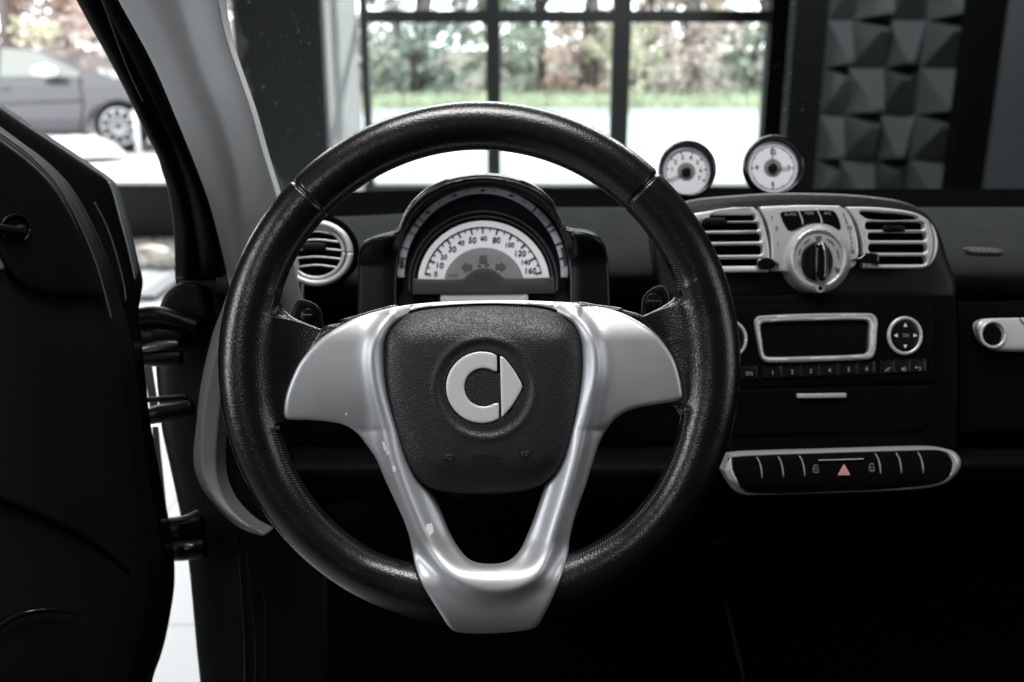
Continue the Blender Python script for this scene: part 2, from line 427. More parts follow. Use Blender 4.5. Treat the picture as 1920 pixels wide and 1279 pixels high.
trim = plate('spoke_trim', M_silver, wheel, crom(outer, 6), DW, h_trim, thick=20, r=7, step=4, holes=[crom(hole, 6)])
# worn spots where the paint has flaked
def blob(cx, cy, rx, ry, seed, rot=0):
    g = np.random.default_rng(seed); t = np.linspace(0, 2*math.pi, 12, endpoint=False); rr = 1 + g.uniform(-0.22, 0.22, 12)
    x = rx*rr*np.cos(t); y = ry*rr*np.sin(t); c, s_ = math.cos(rot), math.sin(rot)
    return crom(np.stack([cx + x*c - y*s_, cy + x*s_ + y*c], 1), 2.0)
for (cx, cy, rx, ry, sd, ro) in ((806, 992, 6.5, 11.5, 1, -0.1), (721, 838, 3.0, 10, 2, -0.35), (727, 850, 3, 4, 3, 0), (739, 881, 3, 6.5, 4, -0.3), (649, 777, 1.6, 3, 5, 0)):
    plate('paint_chip', M_chip, trim, blob(cx, cy, rx, ry, sd, ro), DW, lambda x, y, d: h_trim(x, y, d) + 0.7, thick=1.2, r=0.3, step=2)
# ---- airbag cover
bag = [(910,571),(842,574),(790,580),(756,591),(733,608),(720,630),(716,660),(718,711),(726,754),(743,813),(760,860),(782,897),(807,916),(842,924),(910,927),(970,923),(1013,910),(1042,886),(1060,856),(1074,813),(1087,754),(1094,702),(1094,651),(1089,625),(1077,604),(1051,587),(1013,576),(961,572)]
def h_bag(x, y, d):
    r = np.hypot(x-909, y-728)
    h = 26 + 22*(1-np.exp(-d/22)) + 5*(1-np.exp(-d/80))
    h = h - 15*(1-ss(575, 645, y))
    h = h - 3.6*(1-ss(82, 92, r)) + 2.2*np.exp(-((r-94)/6)**2)
    return h - 10*ss(860, 925, y)
cover = plate('airbag_cover', M_bag, wheel, crom(bag, 6), DW, h_bag, thick=40, r=7, step=4.5)
def hb_at(x, y): return float(h_bag(np.array([x]), np.array([y]), np.array([100.0]))[0])
plate('cover_gap', M_void, wheel, crom([(907+(x-907)*1.018, 748+(y-748)*1.014) for x, y in bag], 8), DW, 10, thick=8, r=1, step=30)
# emblem: open ring and arrow
def h_emb(x, y, d): return h_bag(x, y, d*0+100) + 3.5
co = [tuple(p) for p in ell(903.5, 726.5, 67, 67, 40, 66, 294)]
ci = [tuple(p) for p in ell(906.5, 726.5, 36, 36, 26, 312, 48)][::1]
ang_in = [tuple(p) for p in ell(906.5, 726.5, 36, 36, 26, 48, 312)][::-1]
C_poly = np.array([(931.5, 667)] + co[1:-1] + [(935.5, 785)] + [(935, 756)] + ang_in[1:-1] + [(932, 697)])
C_poly = crom(C_poly, 3, sharp=(0, len(co)-1, len(co), len(C_poly)-1))
em1 = plate('emblem_ring', M_emblem, cover, C_poly, DW, h_emb, thick=5, r=2.2, step=5)
arrow = crom([(937.5,668),(944,670),(957,685),(971,706),(978.5,722),(978,730),(969,747),(958,764),(944,780),(940.5,783)], 3, sharp=(0, 9))
plate('emblem_arrow', M_emblem, cover, arrow, DW, h_emb, thick=5, r=2.2, step=5)
def h_embb(x, y, d): return h_bag(x, y, d*0+100) + 0.6
base_o = np.array([(934, 664)] + [tuple(p) for p in ell(903.5, 726.5, 69.5, 69.5, 40, 65, 295)] + [(943, 787), (962,766), (981.5,733), (981,720), (972,701), (957,681), (944,667)])
plate('emblem_shadow_gap', M_void, cover, base_o, DW, h_embb, thick=3, r=0.5, step=12, holes=[ell(906.5, 726.5, 34.5, 34.5, 48)])
mb = MB(); text('', 'AIRBAG', 13, 912, 858, None, None, DW, hb_at(912, 858)+0.8, sx=1.25, merge=mb)
mb.build('airbag_lettering', mat('emboss_black', (0.004,0.004,0.004), 0.3), cover, False)
for sx0, yy in ((843, 857), (985, 851)):
    mb = MB(); hh = hb_at(sx0, yy)+0.8
    ptube(mb, [(sx0-10, yy-2), (sx0, yy-3), (sx0+10, yy-5)], DW, hh, 0.8, 5); ptube(mb, [(sx0-7, yy+1), (sx0, yy+4), (sx0+7, yy-1)], DW, hh, 0.8, 5); mb.build('airbag_symbol', MATS['emboss_black'], cover)
# leather strips between spoke top and the webs
def h_strip(x, y, d): return 10 + 0*x
plate('spoke_leather', M_rim, wheel, crom([(596,622),(612,611),(640,605),(636,601),(668,591),(716,577),(745,573),(760,600),(700,650),(600,700),(570,680)], 5), DW, h_strip, thick=24, r=8, step=6)
plate('spoke_leather', M_rim, wheel, crom([(1225,612),(1205,592),(1168,580),(1165,577),(1120,571),(1083,566),(1060,575),(1080,600),(1150,650),(1240,680),(1250,650)], 5), DW, h_strip, thick=24, r=8, step=6)
# column shroud behind the hub
plate('column_shroud', M_plastic, wheel, crom([(770,590),(1050,590),(1090,700),(1060,860),(960,930),(850,930),(760,860),(730,700)], 12), DW+0.06, 0, thick=120, r=25, step=14)
# shift paddles
def paddle(out, bc, br, sign):
    p = plate('shift_paddle', M_plastic, wheel, crom(out, 3), 0.76, lambda x, y, d: 3*(1-np.exp(-d/6)), thick=9, r=3, step=4)
    mbp = MB(); ptube(mbp, out[:7], 0.76, 1.5, 0.9, 6); mbp.build('paddle_edge', M_stack if sign == 2 else mat('paddle_edge', (0.10,0.10,0.10), 0.35), p)
    b = plate('paddle_button', M_button, p, ell(*bc, br, br*1.05, 40), 0.76, lambda x, y, d: 4+4*np.sqrt(np.clip(d/br, 0, 1)), thick=5, r=2, step=3)
    mbs = MB(); x, y = bc
    bar2(mbs, (x-br*.62, y), (x+br*.62, y), 2.0, 0.76, 9.4)
    if sign > 0: bar2(mbs, (x, y-br*.62), (x, y-1.2), 2.0, 0.76, 9.4); bar2(mbs, (x, y+1.2), (x, y+br*.62), 2.0, 0.76, 9.4)
    mbs.build('paddle_symbol', M_ink, p, False)
    mbs = MB(); ptube(mbs, [(x-br*.62, y-2), (x+br*.62, y-2)], 0.76, 8.6, 0.7, 5); mbs.build('symbol_edge', M_printgrey, p)
paddle([(540,612),(544,596),(550,577),(556,566),(563,562),(580,565),(594,573),(601,583),(604,600),(605,640),(540,640)], (577,592), 14, -1)
paddle([(1203,590),(1204,570),(1208,555),(1223,541),(1240,536),(1250,545),(1255,562),(1258,580),(1262,620),(1203,620)], (1226,566), 16, 1)

# ================================================================== DASHBOARD
dash = empty('dashboard', W(1100, 900, 1.05), 'dark textured dashboard with silver vents, radio and instrument cluster behind the steering wheel', 'dashboard')
def yo(x): return 18*(1-ss(600, 1000, x))
xs = list(range(405, 2110, 60))
def row(y, d, k=1.0, f=None): return [(x, y + k*yo(x), d + (f(x) if f else 0)) for x in xs]
grid('dash_top', M_dark, dash, [row(354, 1.55, .3), row(366, 1.32, .6), row(377, 1.19), row(386, 1.15), row(389, 1.13)], nx=60, ny=4, thick=0.02)
grid('fascia', M_dash, dash, [row(388, 1.14), row(391, 1.115), row(402, 1.09), row(425, 1.062), row(455, 1.036), row(490, 1.018), row(525, 1.022), row(556, 1.06), row(600, 1.14)], nx=60, ny=5, thick=0.02)
grid('lower_panel', M_dark, dash, [[(x, 555, 1.06) for x in xs], [(x, 700, 1.06) for x in xs], [(x, 850, 1.06) for x in xs]], nx=40, ny=3, thick=0.03)
grid('knee_roll', M_grain, dash, [[(x, y - 10*ss(1300, 1700, x), d) for x in xs] for y, d in ((838,1.06),(848,1.02),(870,0.985),(895,0.985),(922,1.01),(940,1.06),(952,1.14))], nx=60, ny=4, thick=0.02)
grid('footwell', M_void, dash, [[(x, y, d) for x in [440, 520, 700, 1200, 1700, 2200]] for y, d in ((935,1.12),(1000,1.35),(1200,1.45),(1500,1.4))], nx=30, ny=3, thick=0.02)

# --- instrument cluster
DC = 0.96
hood_pts = [(668,640),(670,560),(672,480),(678,460),(692,448),(742,434),(750,428),(763,400),(783,374),(812,352),(850,337),(908,330),(962,337),(1003,354),(1032,380),(1050,410),(1056,425),(1064,430),(1100,434),(1122,444),(1135,462),(1141,500),(1144,560),(1146,640)]
hood_o = crom(hood_pts, 5, sharp=(0, 23))
face_in = [(746,640),(744,560),(746,500),(760,440),(790,396),(835,366),(907,350),(975,366),(1022,396),(1052,440),(1066,500),(1068,560),(1066,640)]
face_o = crom(face_in, 5, sharp=(0, 12))
def h_hood(x, y, d):
    df = pdist(np.stack([x, y], 1), face_o)
    k = 1-ss(425, 500, y); return 30*(1-np.exp(-(df/14)**2))*(0.1+0.9*k) + 12*(1-np.exp(-d/9))*k + 4
cl = plate('instrument_cluster', mat('binnacle_black', (0.003,0.003,0.0035), .28, spec=.3), dash, hood_o, DC, h_hood, thick=90, r=5, step=4, holes=[crom([(907+(x-907)*1.0, y+0.0) for x, y in face_in], 5, sharp=(0, 12))])
mb = MB(); ptube(mb, hood_pts[3:-3], DC, [8, 12, 20, 25, 25, 25, 20, 12, 8], [.6, 2.5, 5, 5.5, 5.5, 5.5, 5, 2.5, .6], 16); mb.build('hood_glint_lip', mat('lip_gloss', (0.01,0.011,0.011), 0.12, spec=1.0, coat=1.0), cl)  # glossy tube added along the hood edge to catch a highlight
plate('cluster_floor', mat('cluster_inner', (0.010,0.010,0.012), .6, spec=.1), cl, crom([(907+(x-907)*1.01, y-1) for x, y in face_in], 6, sharp=(0, 12)), DC, -34, thick=4, r=2, step=20)
def arcstrip(cx, cy, rx0, ry0, rx1, ry1, a0, a1, n=60):
    return np.concatenate([ell(cx, cy, rx1, ry1, n, a0, a1), ell(cx, cy, rx0, ry0, n, a0, a1)[::-1]])
plate('indicator_ring', M_arc, cl, arcstrip(905, 517, 147, 154, 160, 166, -1, 181), DC, -6, thick=8, r=1, step=8)
mb = MB()
for a in (12, 22, 32, 150, 139, 36, 51, 161, 168, 144): 
    t = math.radians(a); bar2(mb, (905+146*math.cos(t), 517-153*math.sin(t)), (905+161*math.cos(t), 517-167*math.sin(t)), 3.4 if a in (12,22,144,36) else 2.0, DC, -4.5)
for a in (60, 70, 82, 90, 100, 110, 122, 132, 46):
    t = math.radians(a); x, y = 905+154*math.cos(t), 517-161*math.sin(t); w = 4.5 if a in (70, 90, 110, 132) else 1.6
    poly2(mb, ell(x, y+1, w, 2.6 if w > 2 else 1.4, 14), DC, -4.5)
poly2(mb, [(748,490),(757,482),(758,500),(750,504)], DC, -4.5); poly2(mb, [(1051,465),(1057,462),(1064,495),(1058,500)], DC, -4.5)
mb.build('ring_marks', M_ink, cl, False)
mb = MB(); ptube(mb, [(x, y) for x, y in ell(906, 533, 139, 136, 40, -6, 186)], DC, -18, 2.2, 8); ptube(mb, [(x, y) for x, y in ell(906, 533, 131, 127, 40, -6, 186)], DC, -20, 1.5, 8)
mb.build('dial_bezel', mat('bezel_grey', (0.02,0.02,0.022), 0.4), cl)
base = [(783,525)]
dial = np.concatenate([ell(907, 534, 124, 120, 70, 4, 176)])
plate('speedometer', M_dial, cl, dial, DC, -22, thick=4, r=1.2, step=12)
plate('dial_centre', M_dialgrey, cl, ell(907, 534, 75, 70, 50, 7, 173), DC, -21, thick=1.0, r=0.4, step=12)
hub = crom([(773,523),(868,522),(880,512),(892,505),(907,502),(922,505),(934,512),(946,521),(1040,520),(1042,551),(773,553)], 4, sharp=(0, 8, 9, 10))
plate('dial_crossbar', mat('bar_black', (0.016,0.016,0.019), 0.55), cl, hub, DC, -19, thick=3, r=1.5, step=10)
plate('trip_display', M_lcd, cl, rrect(826, 549, 990, 600, 2), DC, -21, thick=3, r=1, step=14)
mb = MB()
for s_, x, y, big in (('0',817,513.6,0),('10',824,498,1),('20',832,482,0),('30',848,467.6,1),('40',864.5,455.5,0),('50',885.6,450.7,1),('60',907,447,0),('80',930.6,450.7,1),('100',955,459.5,0),('120',974.7,475.6,1),('140',985,492,0),('160',994,508,1)):
    text('', s_, 15.5 if big else 12.5, x, y, None, None, DC, -20.6, sx=1.0, merge=mb, bold=0.25, skew=0.08)
mb.build('speed_numerals', M_ink, cl, False)
mb = MB()
ta = [(817,513.6,0),(824,498,10),(832,482,20),(848,467.6,30),(864.5,455.5,40),(885.6,450.7,50),(907,447,60),(930.6,450.7,80),(955,459.5,100),(974.7,475.6,120),(985,492,140),(994,508,160)]
arc = crom(ell(906, 533, 111, 107, 40, 11, 169), 4, closed=False)
P = unproj(arc, np.full(len(arc), -20.4), DC); mb.tube(P, 1.0*DC/F, 6)
angs = [169, 155, 141.5, 128, 115, 102, 90.5, 76, 61, 45, 28, 12]
for i, a in enumerate(angs):
    t = math.radians(a); bar2(mb, (906+112*math.cos(t), 533-108*math.sin(t)), (906+100*math.cos(t), 533-96*math.sin(t)), 3.0, DC, -20.3)
    if i < 11:
        t = math.radians((a+angs[i+1])/2); bar2(mb, (906+111*math.cos(t), 533-107*math.sin(t)), (906+105*math.cos(t), 533-101*math.sin(t)), 1.8, DC, -20.3)
mb.build('dial_scale', M_ink, cl, False)
mb = MB()
for cx_, cy_, sg in ((876, 501, -1), (938, 500, 1)):
    mb = MB(); poly2(mb, [(cx_+sg*11, cy_), (cx_+sg*1, cy_-10), (cx_+sg*1, cy_-5), (cx_-sg*9, cy_-5), (cx_-sg*9, cy_+5), (cx_+sg*1, cy_+5), (cx_+sg*1, cy_+10)], DC, -19.6); mb.build('turn_arrow', M_inkgrey, cl, False)
mb = MB(); poly2(mb, [(898,491),(900,479),(911,479),(914,491),(910,494),(902,494)], DC, -19.6); bar2(mb, (895,497),(902,499), 3, DC, -19.6); bar2(mb, (909,499),(917,495), 3, DC, -19.6); text('', 'km/h', 9, 850, 516, None, None, DC, -19.6, merge=mb)
mb.build('warning_symbol', M_inkgrey, cl, False)

# --- round vent at the left
def slat_bar(mb, pts, D, h, w, n=6): ptube(mb, pts, D, h, w, n)
DV = 0.99
vent = plate('round_vent', M_void, dash, ell(594, 475, 56, 52, 60), DV, -6, thick=20, r=2, step=20)
mb = MB()
def ring(mb, cx, cy, rx, ry, D, h, r, n=12, flat=1): 
    q = ell(cx, cy, rx, ry, 96); q = np.concatenate([q, q[:1]]); mb.tube(unproj(q, np.full(len(q), float(h)), D), r*D/F, n)
ring(mb, 594, 475, 62, 56, DV, 6, 6.5); mb.build('vent_ring', M_silver2, vent)
mb = MB(); ring(mb, 593, 474, 51, 47, DV, 3, 3.5); mb.build('inner_ring', M_silver2, vent)
for y, bow in ((437,-3),(452,-2.5),(468,-2),(484,-2.5),(500,-3)):
    k = math.sqrt(max(0.05, 1-((y-474)/47)**2))*50; mb = MB(); slat_bar(mb, [(593-k, y+2), (593, y+bow), (593+k, y+2)], DV, 2, 2.2); mb.build('slat', M_silver2, vent)
plate('vent_tab', M_plastic, vent, rrect(566, 455, 612, 470, 7), DV, 9, thick=8, r=3, step=5)
mb = MB(); ring(mb, 594, 474, 73, 66, 1.02, 2, 7); mb.build('vent_collar', M_dark, vent)

# --- hood over the centre vents
hoodc = plate('console_hood', mat('hood_plastic', (0.006,0.006,0.007), 0.45, bump=('leather', 700, .4, .0003), spec=.3), dash, crom([(1235,400),(1290,376),(1370,367),(1450,362),(1560,363),(1640,369),(1700,380),(1738,402),(1762,440),(1776,485),(1793,530),(1790,565),(1240,565),(1225,480)], 8, sharp=(11, 12)), 1.0, lambda x, y, d: 6*ss(380, 420, y), thick=120, r=14, step=10)
DS = 0.975
# right vent
rv = crom([(1586,388),(1640,389),(1690,394),(1723,402),(1747,420),(1758,447),(1757,473),(1745,496),(1727,503),(1617,503),(1618,480),(1617,457),(1608,423),(1597,403)], 4, sharp=(0, 9))
def h_barrel(x, y, d): return 10*np.sqrt(np.clip(1-((y-455)/95)**2, 0, 1)) 
slots = [crom([(1611,397),(1660,398),(1712,403),(1722,408),(1720,412),(1628,411)], 3), rrect(1622,416,1733,431,6), rrect(1627,436,1737,451,6), rrect(1628,457,1738,474,7), rrect(1630,480,1737,496,7)]
vr = plate('centre_vent', M_silver2, dash, rv, DS, h_barrel, thick=14, r=3, step=5, holes=slots, label='right-hand silver centre vent with five slots')
plate('vent_cavity', M_void, vr, crom([(1605,395),(1720,400),(1742,430),(1742,490),(1725,500),(1622,500),(1618,430)], 8), DS, -14, thick=10, r=1, step=30)
plate('vent_tab', M_plastic, vr, rrect(1656, 422, 1698, 435, 6), DS, 16, thick=10, r=3, step=4)
plate('vent_lever', M_gloss, vr, crom([(1598,487),(1612,482),(1622,475),(1645,476),(1650,484),(1645,493),(1620,493),(1610,490)], 3), DS, 18, thick=12, r=4, step=4)
mb = MB(); ptube(mb, [(1741,412),(1750,440),(1750,470),(1742,494)], DS, 11.5, 0.8, 6); mb.build('vent_groove', M_ink, vr)
# left vent
lv = crom([(1290,402),(1340,394),(1380,389),(1408,388),(1424,400),(1436,433),(1442,467),(1443,500),(1441,510),(1290,512)], 4, sharp=(0, 8, 9))
slots = [rrect(1330,403,1417,415,5,dy=-0.01), rrect(1300,418,1424,433,6,dy=-0.01), rrect(1300,438,1428,454,6,dy=-0.01), rrect(1300,460,1430,479,7,dy=-0.01), rrect(1300,486,1436,500,6,dy=-0.01)]
vl = plate('centre_vent', M_silver2, dash, lv, DS, h_barrel, thick=14, r=3, step=5, holes=slots, label='left-hand silver centre vent, half hidden by the wheel rim')
plate('vent_cavity', M_void, vl, rrect(1294,400,1434,505,8), DS, -14, thick=10, r=1, step=30)
plate('vent_tab', M_plastic, vl, rrect(1318, 408, 1364, 422, 7), DS, 16, thick=10, r=3, step=4)
plate('vent_lever', M_gloss, vl, crom([(1418,490),(1425,484),(1445,484),(1454,490),(1461,494),(1454,498),(1448,504),(1425,504)], 3), DS, 18, thick=12, r=4, step=4)
mb = MB(); ptube(mb, [(1310,394),(1360,389),(1408,388)], DS, 10, 1.0, 6); mb.build('vent_groove', M_ink, vl)
# climate panel
cp = crom([(1424,388),(1500,385),(1573,386),(1590,399),(1603,427),(1609,457),(1609,482),(1598,502),(1540,512),(1446,508),(1446,457),(1440,423)], 4, sharp=(0, 2, 9))
clim = plate('climate_panel', M_silver2, dash, cp, DS, h_barrel, thick=16, r=3, step=5)
bt = crom([(1462,400),(1466,397),(1510,395),(1556,394),(1566,398),(1574,414),(1577,428),(1570,431),(1556,423),(1537,419),(1515,421),(1495,430),(1484,433),(1476,430)], 3)
plate('button_panel', M_gloss, clim, bt, DS, lambda x, y, d: h_barrel(x, y, d)+2, thick=4, r=1.5, step=4)
for pts in ([(1496,392),(1500,402),(1504,412),(1505,421)], [(1531,391),(1536,401),(1540,411),(1541,420)]):
    mb = MB(); ptube(mb, pts, DS, 12, 1.4, 6); mb.build('divider', M_silver2, clim)
mb = MB()
for s_, x, y in (('AUTO',1482,402),('MAX',1518,400),('A/C',1552,400)): text('', s_, 8, x, y, None, None, DS, 14, merge=mb)
mb.build('button_print', M_printgrey, clim, False)
mb = MB(); text('', '1', 11, 1458, 458, None, None, DS, 11.2, merge=mb); text('', '3', 9, 1447, 408, None, None, DS, 10.6, merge=mb); text('', '2', 11, 1456, 428, None, None, DS, 11, merge=mb, sx=1.4)
text('', '22', 9.5, 1593, 427, None, None, DS, 11.2, merge=mb, bold=.2); text('', '18', 9.5, 1597, 472, None, None, DS, 11.2, merge=mb, bold=.2)
for y0, y1, x0, x1 in ((398,406,1581,1584),(409,420,1585,1589),(433,440,1593,1594.5),(443,449,1595,1596),(452,458,1597,1597),(461,466,1597,1597)): bar2(mb, (x0, y0), (x1, y1), 1.6, DS, 11.4)
mb.build('panel_marks', M_ink, clim, False)
# knob
kn = plate('knob_housing', M_silver2, dash, ell(1535, 484, 61, 65, 90), DS, lambda x, y, d: 14 + 26*(1-np.exp(-d/9)) - 14*ss(10, 22, d), thick=45, r=3, step=3)
def h_face(x, y, d): return 25 + 0*x
plate('knob_face', mat('knob_silver', (0.36,0.36,0.37), 0.45, metal=.4), kn, ell(1535, 485, 45, 49, 64), DS, 27, thick=3, r=1, step=10)
kd = plate('rotary_dial', M_button, kn, ell(1532, 490, 30, 37, 60), DS, 34, thick=10, r=3, step=6)
plate('dial_grip', M_gloss, kn, crom([(1530,458),(1541,452),(1550,460),(1553,490),(1551,520),(1543,528),(1533,525),(1528,510),(1527,480)], 3), DS, lambda x, y, d: 50+4*(1-np.exp(-d/4)), thick=20, r=4, step=3)
mb = MB(); ptube(mb, [(1541,454),(1544,462),(1546,470)], DS, 54.5, 1.6, 6); mb.build('pointer', M_white, kn)
mb = MB(); 
for a0, a1 in ((38,66),(-2,26),(114,138),(152,170),(184,200)):
    poly2(mb, arcstrip(1535, 485, 37, 40, 39, 42, a0, a1, 10), DS, 29)
poly2(mb, [(1528,443),(1541,442),(1538,452),(1532,452)], DS, 29)
poly2(mb, [(1566,500),(1571,502),(1568,508),(1565,504)], DS, 29); poly2(mb, [(1573,502),(1577,508),(1571,514),(1568,510)], DS, 29)
mb.build('dial_marks', M_inkgrey, kn, False)
mb = MB(); ring(mb, 1538, 541, 6, 6, DS, 34, 2.2); mb.build('index_ring', M_silver2, kn)
plate('index_hole', M_void, kn, ell(1538, 541, 5, 5, 20), DS, 33, thick=4, r=.5, step=5)

# --- centre stack, radio
DR = 0.97
plate('centre_stack', M_stack, dash, crom([(1330,556),(1560,552),(1793,552),(1796,700),(1794,845),(1560,848),(1330,852)], 12, sharp=(0, 2, 4, 6)), DR, 0, thick=80, r=4, step=20)
radio = plate('radio', M_stack, dash, crom([(1350,574),(1550,570),(1752,566),(1753,650),(1751,716),(1560,722),(1350,728)], 10, sharp=(0, 2, 4, 6)), DR, 6, thick=8, r=2.5, step=20)
bez_o = crom([(1414.5,603),(1419,595),(1428,592),(1530,588),(1620,587.5),(1637,589.5),(1645,600),(1645,620),(1641,662),(1634,672),(1622,674.5),(1530,678),(1444,680),(1432,677),(1426,668),(1420,640)], 4)
bez_i = crom([(1426,611),(1431,605.5),(1530,601.5),(1622,600.5),(1629,606),(1629,630),(1627,659),(1621,664),(1530,668),(1440,669.5),(1433,665),(1429,640)], 4)
bz = plate('screen_bezel', M_silver2, radio, bez_o, DR, lambda x, y, d: 11+5*np.exp(-((d-4)/4)**2), thick=8, r=3, step=3, holes=[bez_i])
plate('screen', M_gloss, radio, crom([(1424,606),(1430,601),(1626,597),(1632,604),(1631,660),(1624,668),(1438,673),(1430,668)], 6), DR, 8, thick=3, r=1, step=30)
mb = MB(); ring(mb, 1696.5, 629.5, 30, 33, DR, 9, 3.6); mb.build('keypad_ring', M_silver2, radio)
plate('keypad', M_button, radio, ell(1696.5, 629.5, 28, 31, 50), DR, 12, thick=6, r=3, step=8)
mb = MB(); x, y = 1697.5, 629
for dx, dy in ((0,-20),(0,21),(-18,0),(19,0)):
    cx_, cy_ = x+dx, y+dy; ux, uy = (np.sign(dx), np.sign(dy)); w = 3.6
    poly2(mb, [(cx_+ux*w, cy_+uy*w), (cx_-ux*w+uy*w, cy_-uy*w+ux*w), (cx_-ux*w-uy*w, cy_-uy*w-ux*w)], DR, 14.5)
mb.build('keypad_arrow', M_white, radio, False)
mb = MB(); text('', 'OK', 9, 1699, 629, None, None, DR, 14.5, merge=mb); mb.build('ok_print', M_printgrey, radio, False)
mb = MB(); ring(mb, 1368, 636, 30, 33, DR, 9, 3.6); mb.build('volume_ring', M_silver2, radio)
plate('volume_knob', M_button, radio, ell(1368, 636, 28, 31, 50), DR, 14, thick=8, r=3, step=8)
def by(x): return 696 - (x-1430)*0.042
ks = [(1389,1421,'SYS')] + list(zip((1430.5,1468,1503.7,1538,1574,1609.6), (1467,1502.7,1537,1573,1608.6,1641), '123456')) + [(1650,1677.5,''),(1678.5,1707.5,''),(1708.5,1736,'')]
for i, (x0, x1, s_) in enumerate(ks):
    ym = by((x0+x1)/2); kx = plate('radio_button', M_button, radio, rrect(x0, by(x0)-11, x1, by(x0)+14, 2, dy=-0.042), DR, lambda x, y, d, ym=ym: 8.2 + 1.5*np.clip((y-ym)/12, -1, 1), thick=3, r=1.0, step=6)
mb = MB()
for x0, x1, s_ in ks:
    if s_: text('', s_, 11 if len(s_) == 1 else 9, (x0+x1)/2, by((x0+x1)/2)+4, None, None, DR, 13.0, merge=mb, bold=0.15)
for x, y in ((1664, 693), (1694, 692), (1722, 691)):
    if x == 1664: bar2(mb, (x-5,y+2),(x-2,y+2), 2.5, DR, 13); bar2(mb, (x-1,y-3),(x-1,y+2), 1.4, DR, 13); bar2(mb, (x+2,y-3),(x+6,y-3), 2, DR, 13); bar2(mb, (x+2,y-3),(x+2,y+4), 1.2, DR, 13)
    if x == 1694: poly2(mb, [(x-4,y-2),(x-1,y-2),(x+2,y-5),(x+2,y+5),(x-1,y+2),(x-4,y+2)], DR, 13); bar2(mb, (x+4,y-4),(x+4,y+4), 1.2, DR, 13)
    if x == 1722: bar2(mb, (x-4,y-2),(x+4,y-2), 1.4, DR, 13); bar2(mb, (x+4,y-2),(x+4,y+3), 1.4, DR, 13); bar2(mb, (x,y+3),(x+4,y+3), 1.2, DR, 13); poly2(mb, [(x-7,y-2),(x-3,y-5),(x-3,y+1)], DR, 13)
mb.build('button_print', M_printgrey, radio, False)
tray = plate('storage_lid', M_stack, dash, crom([(1330,732),(1560,726),(1750,722),(1750,770),(1742,795),(1720,806),(1560,812),(1330,816)], 8, sharp=(0, 2, 7)), DR, 5, thick=7, r=2.5, step=20)
plate('lid_handle', M_silver2, tray, rrect(1494.5, 738.5, 1587, 747, 2, dy=-0.015), DR, 13, thick=8, r=2, step=5)
# glovebox
glove = plate('glovebox_lid', M_stack, dash, crom([(1797,566),(2100,560),(2100,806),(1797,812)], 14, sharp=(0, 1, 2, 3)), 1.0, 4, thick=30, r=4, step=24)
lk = plate('glovebox_latch', M_silver2, dash, crom([(1831,615),(1834,604),(1845,598.5),(1860,597),(1920,596),(2010,594),(2010,660),(1925,660),(1880,659),(1862,655),(1842,641)], 4, sharp=(5, 6)), 0.985, lambda x, y, d: 8+4*(1-np.exp(-d/5)), thick=16, r=5, step=5)
mb = MB(); ring(mb, 1862, 627, 23, 24, 0.985, 12.5, 3); mb.build('lock_ring', M_silver2, lk)
plate('lock_barrel', M_gloss, lk, ell(1861, 627, 20, 21, 40), 0.985, 13.5, thick=3, r=1.5, step=6)
mb = MB(); bar2(mb, (1860,618),(1862,636), 3, 0.985, 14.2); mb.build('keyhole', M_void, lk, False)
mb = MB(); ptube(mb, [(1912,596),(1918,606),(1928,614)], 0.985, 12.5, 1.0, 6); mb.build('latch_split', M_ink, lk)
# airbag badge on the passenger side
bd = plate('airbag_badge', mat('badge_grey', (0.07,0.072,0.075), 0.45), dash, crom([(1809,466),(1815,463.5),(1860,465),(1878,468),(1881,472),(1876,475),(1840,475),(1814,472)], 3), 1.021, 5, thick=5, r=1.5, step=4)
mb = MB(); text('', 'AIRBAG', 10, 1845, 469.5, None, None, 1.021, 6, merge=mb, sx=1.5, rot=-0.04); mb.build('badge_lettering', M_printgrey, bd, False)

# --- switch strip
DX = 0.95
fo = crom([(1356,882),(1369,853),(1400,850),(1565,845),(1700,841),(1755,840.5),(1785,845),(1800,859),(1801,875),(1787,895),(1765,909),(1715,917.5),(1565,924),(1415,928),(1386,925),(1371,908)], 5, sharp=(0, 1))
fi = crom([(1373,860),(1400,857),(1565,851),(1700,847),(1755,846),(1773,851),(1781,867),(1778,887),(1762,901),(1715,911),(1565,919),(1415,921),(1396,915),(1383,892)], 5, sharp=(0,))
strip = plate('switch_strip', M_silver2, dash, fo, DX, lambda x, y, d: 10+6*(1-np.exp(-d/8))-13*ss(898, 928, y), thick=40, r=6, step=4, holes=[fi])
def h_sw(x, y, d):
    k = (y - 886 + (x-1370)*0.02)/34; return 3 + 10*np.sqrt(np.clip(1-k*k, 0, 1))
plate('switch_panel', M_gloss, strip, crom([(1370,857),(1565,849),(1757,844),(1783,852),(1785,880),(1770,902),(1715,913),(1565,922),(1405,924),(1384,905)], 6), DX, h_sw, thick=8, r=1, step=6)
for x0, yt in ((1418.7,857),(1458.7,855.6),(1498.7,854.3),(1641,850),(1680,848.8),(1721,848)):
    mb = MB(); ptube(mb, [(x0, yt),(x0+5, yt+9),(x0+8.5, yt+22),(x0+10.5, yt+40)], DX, [9, 13, 13.6, 12.5], [0.7, 1.2, 1.5, 0.6], 6); mb.build('switch_divider', M_silver2, strip)
mb = MB(); ptube(mb, [(1535,863),(1577,862),(1619,860.5)], DX, 14.2, 1.2, 6); mb.build('hazard_bar', M_silver2, strip)
for xg, yg in ((1546,865),(1615,863)):
    mb = MB(); bar2(mb, (xg,yg),(xg+1,yg+21), 1, DX, 13.8); mb.build('switch_gap', M_void, strip, False)
def tri(cx, cy, s_): return [(cx, cy-s_*1.05), (cx+s_, cy+s_*0.75), (cx-s_, cy+s_*0.75)]
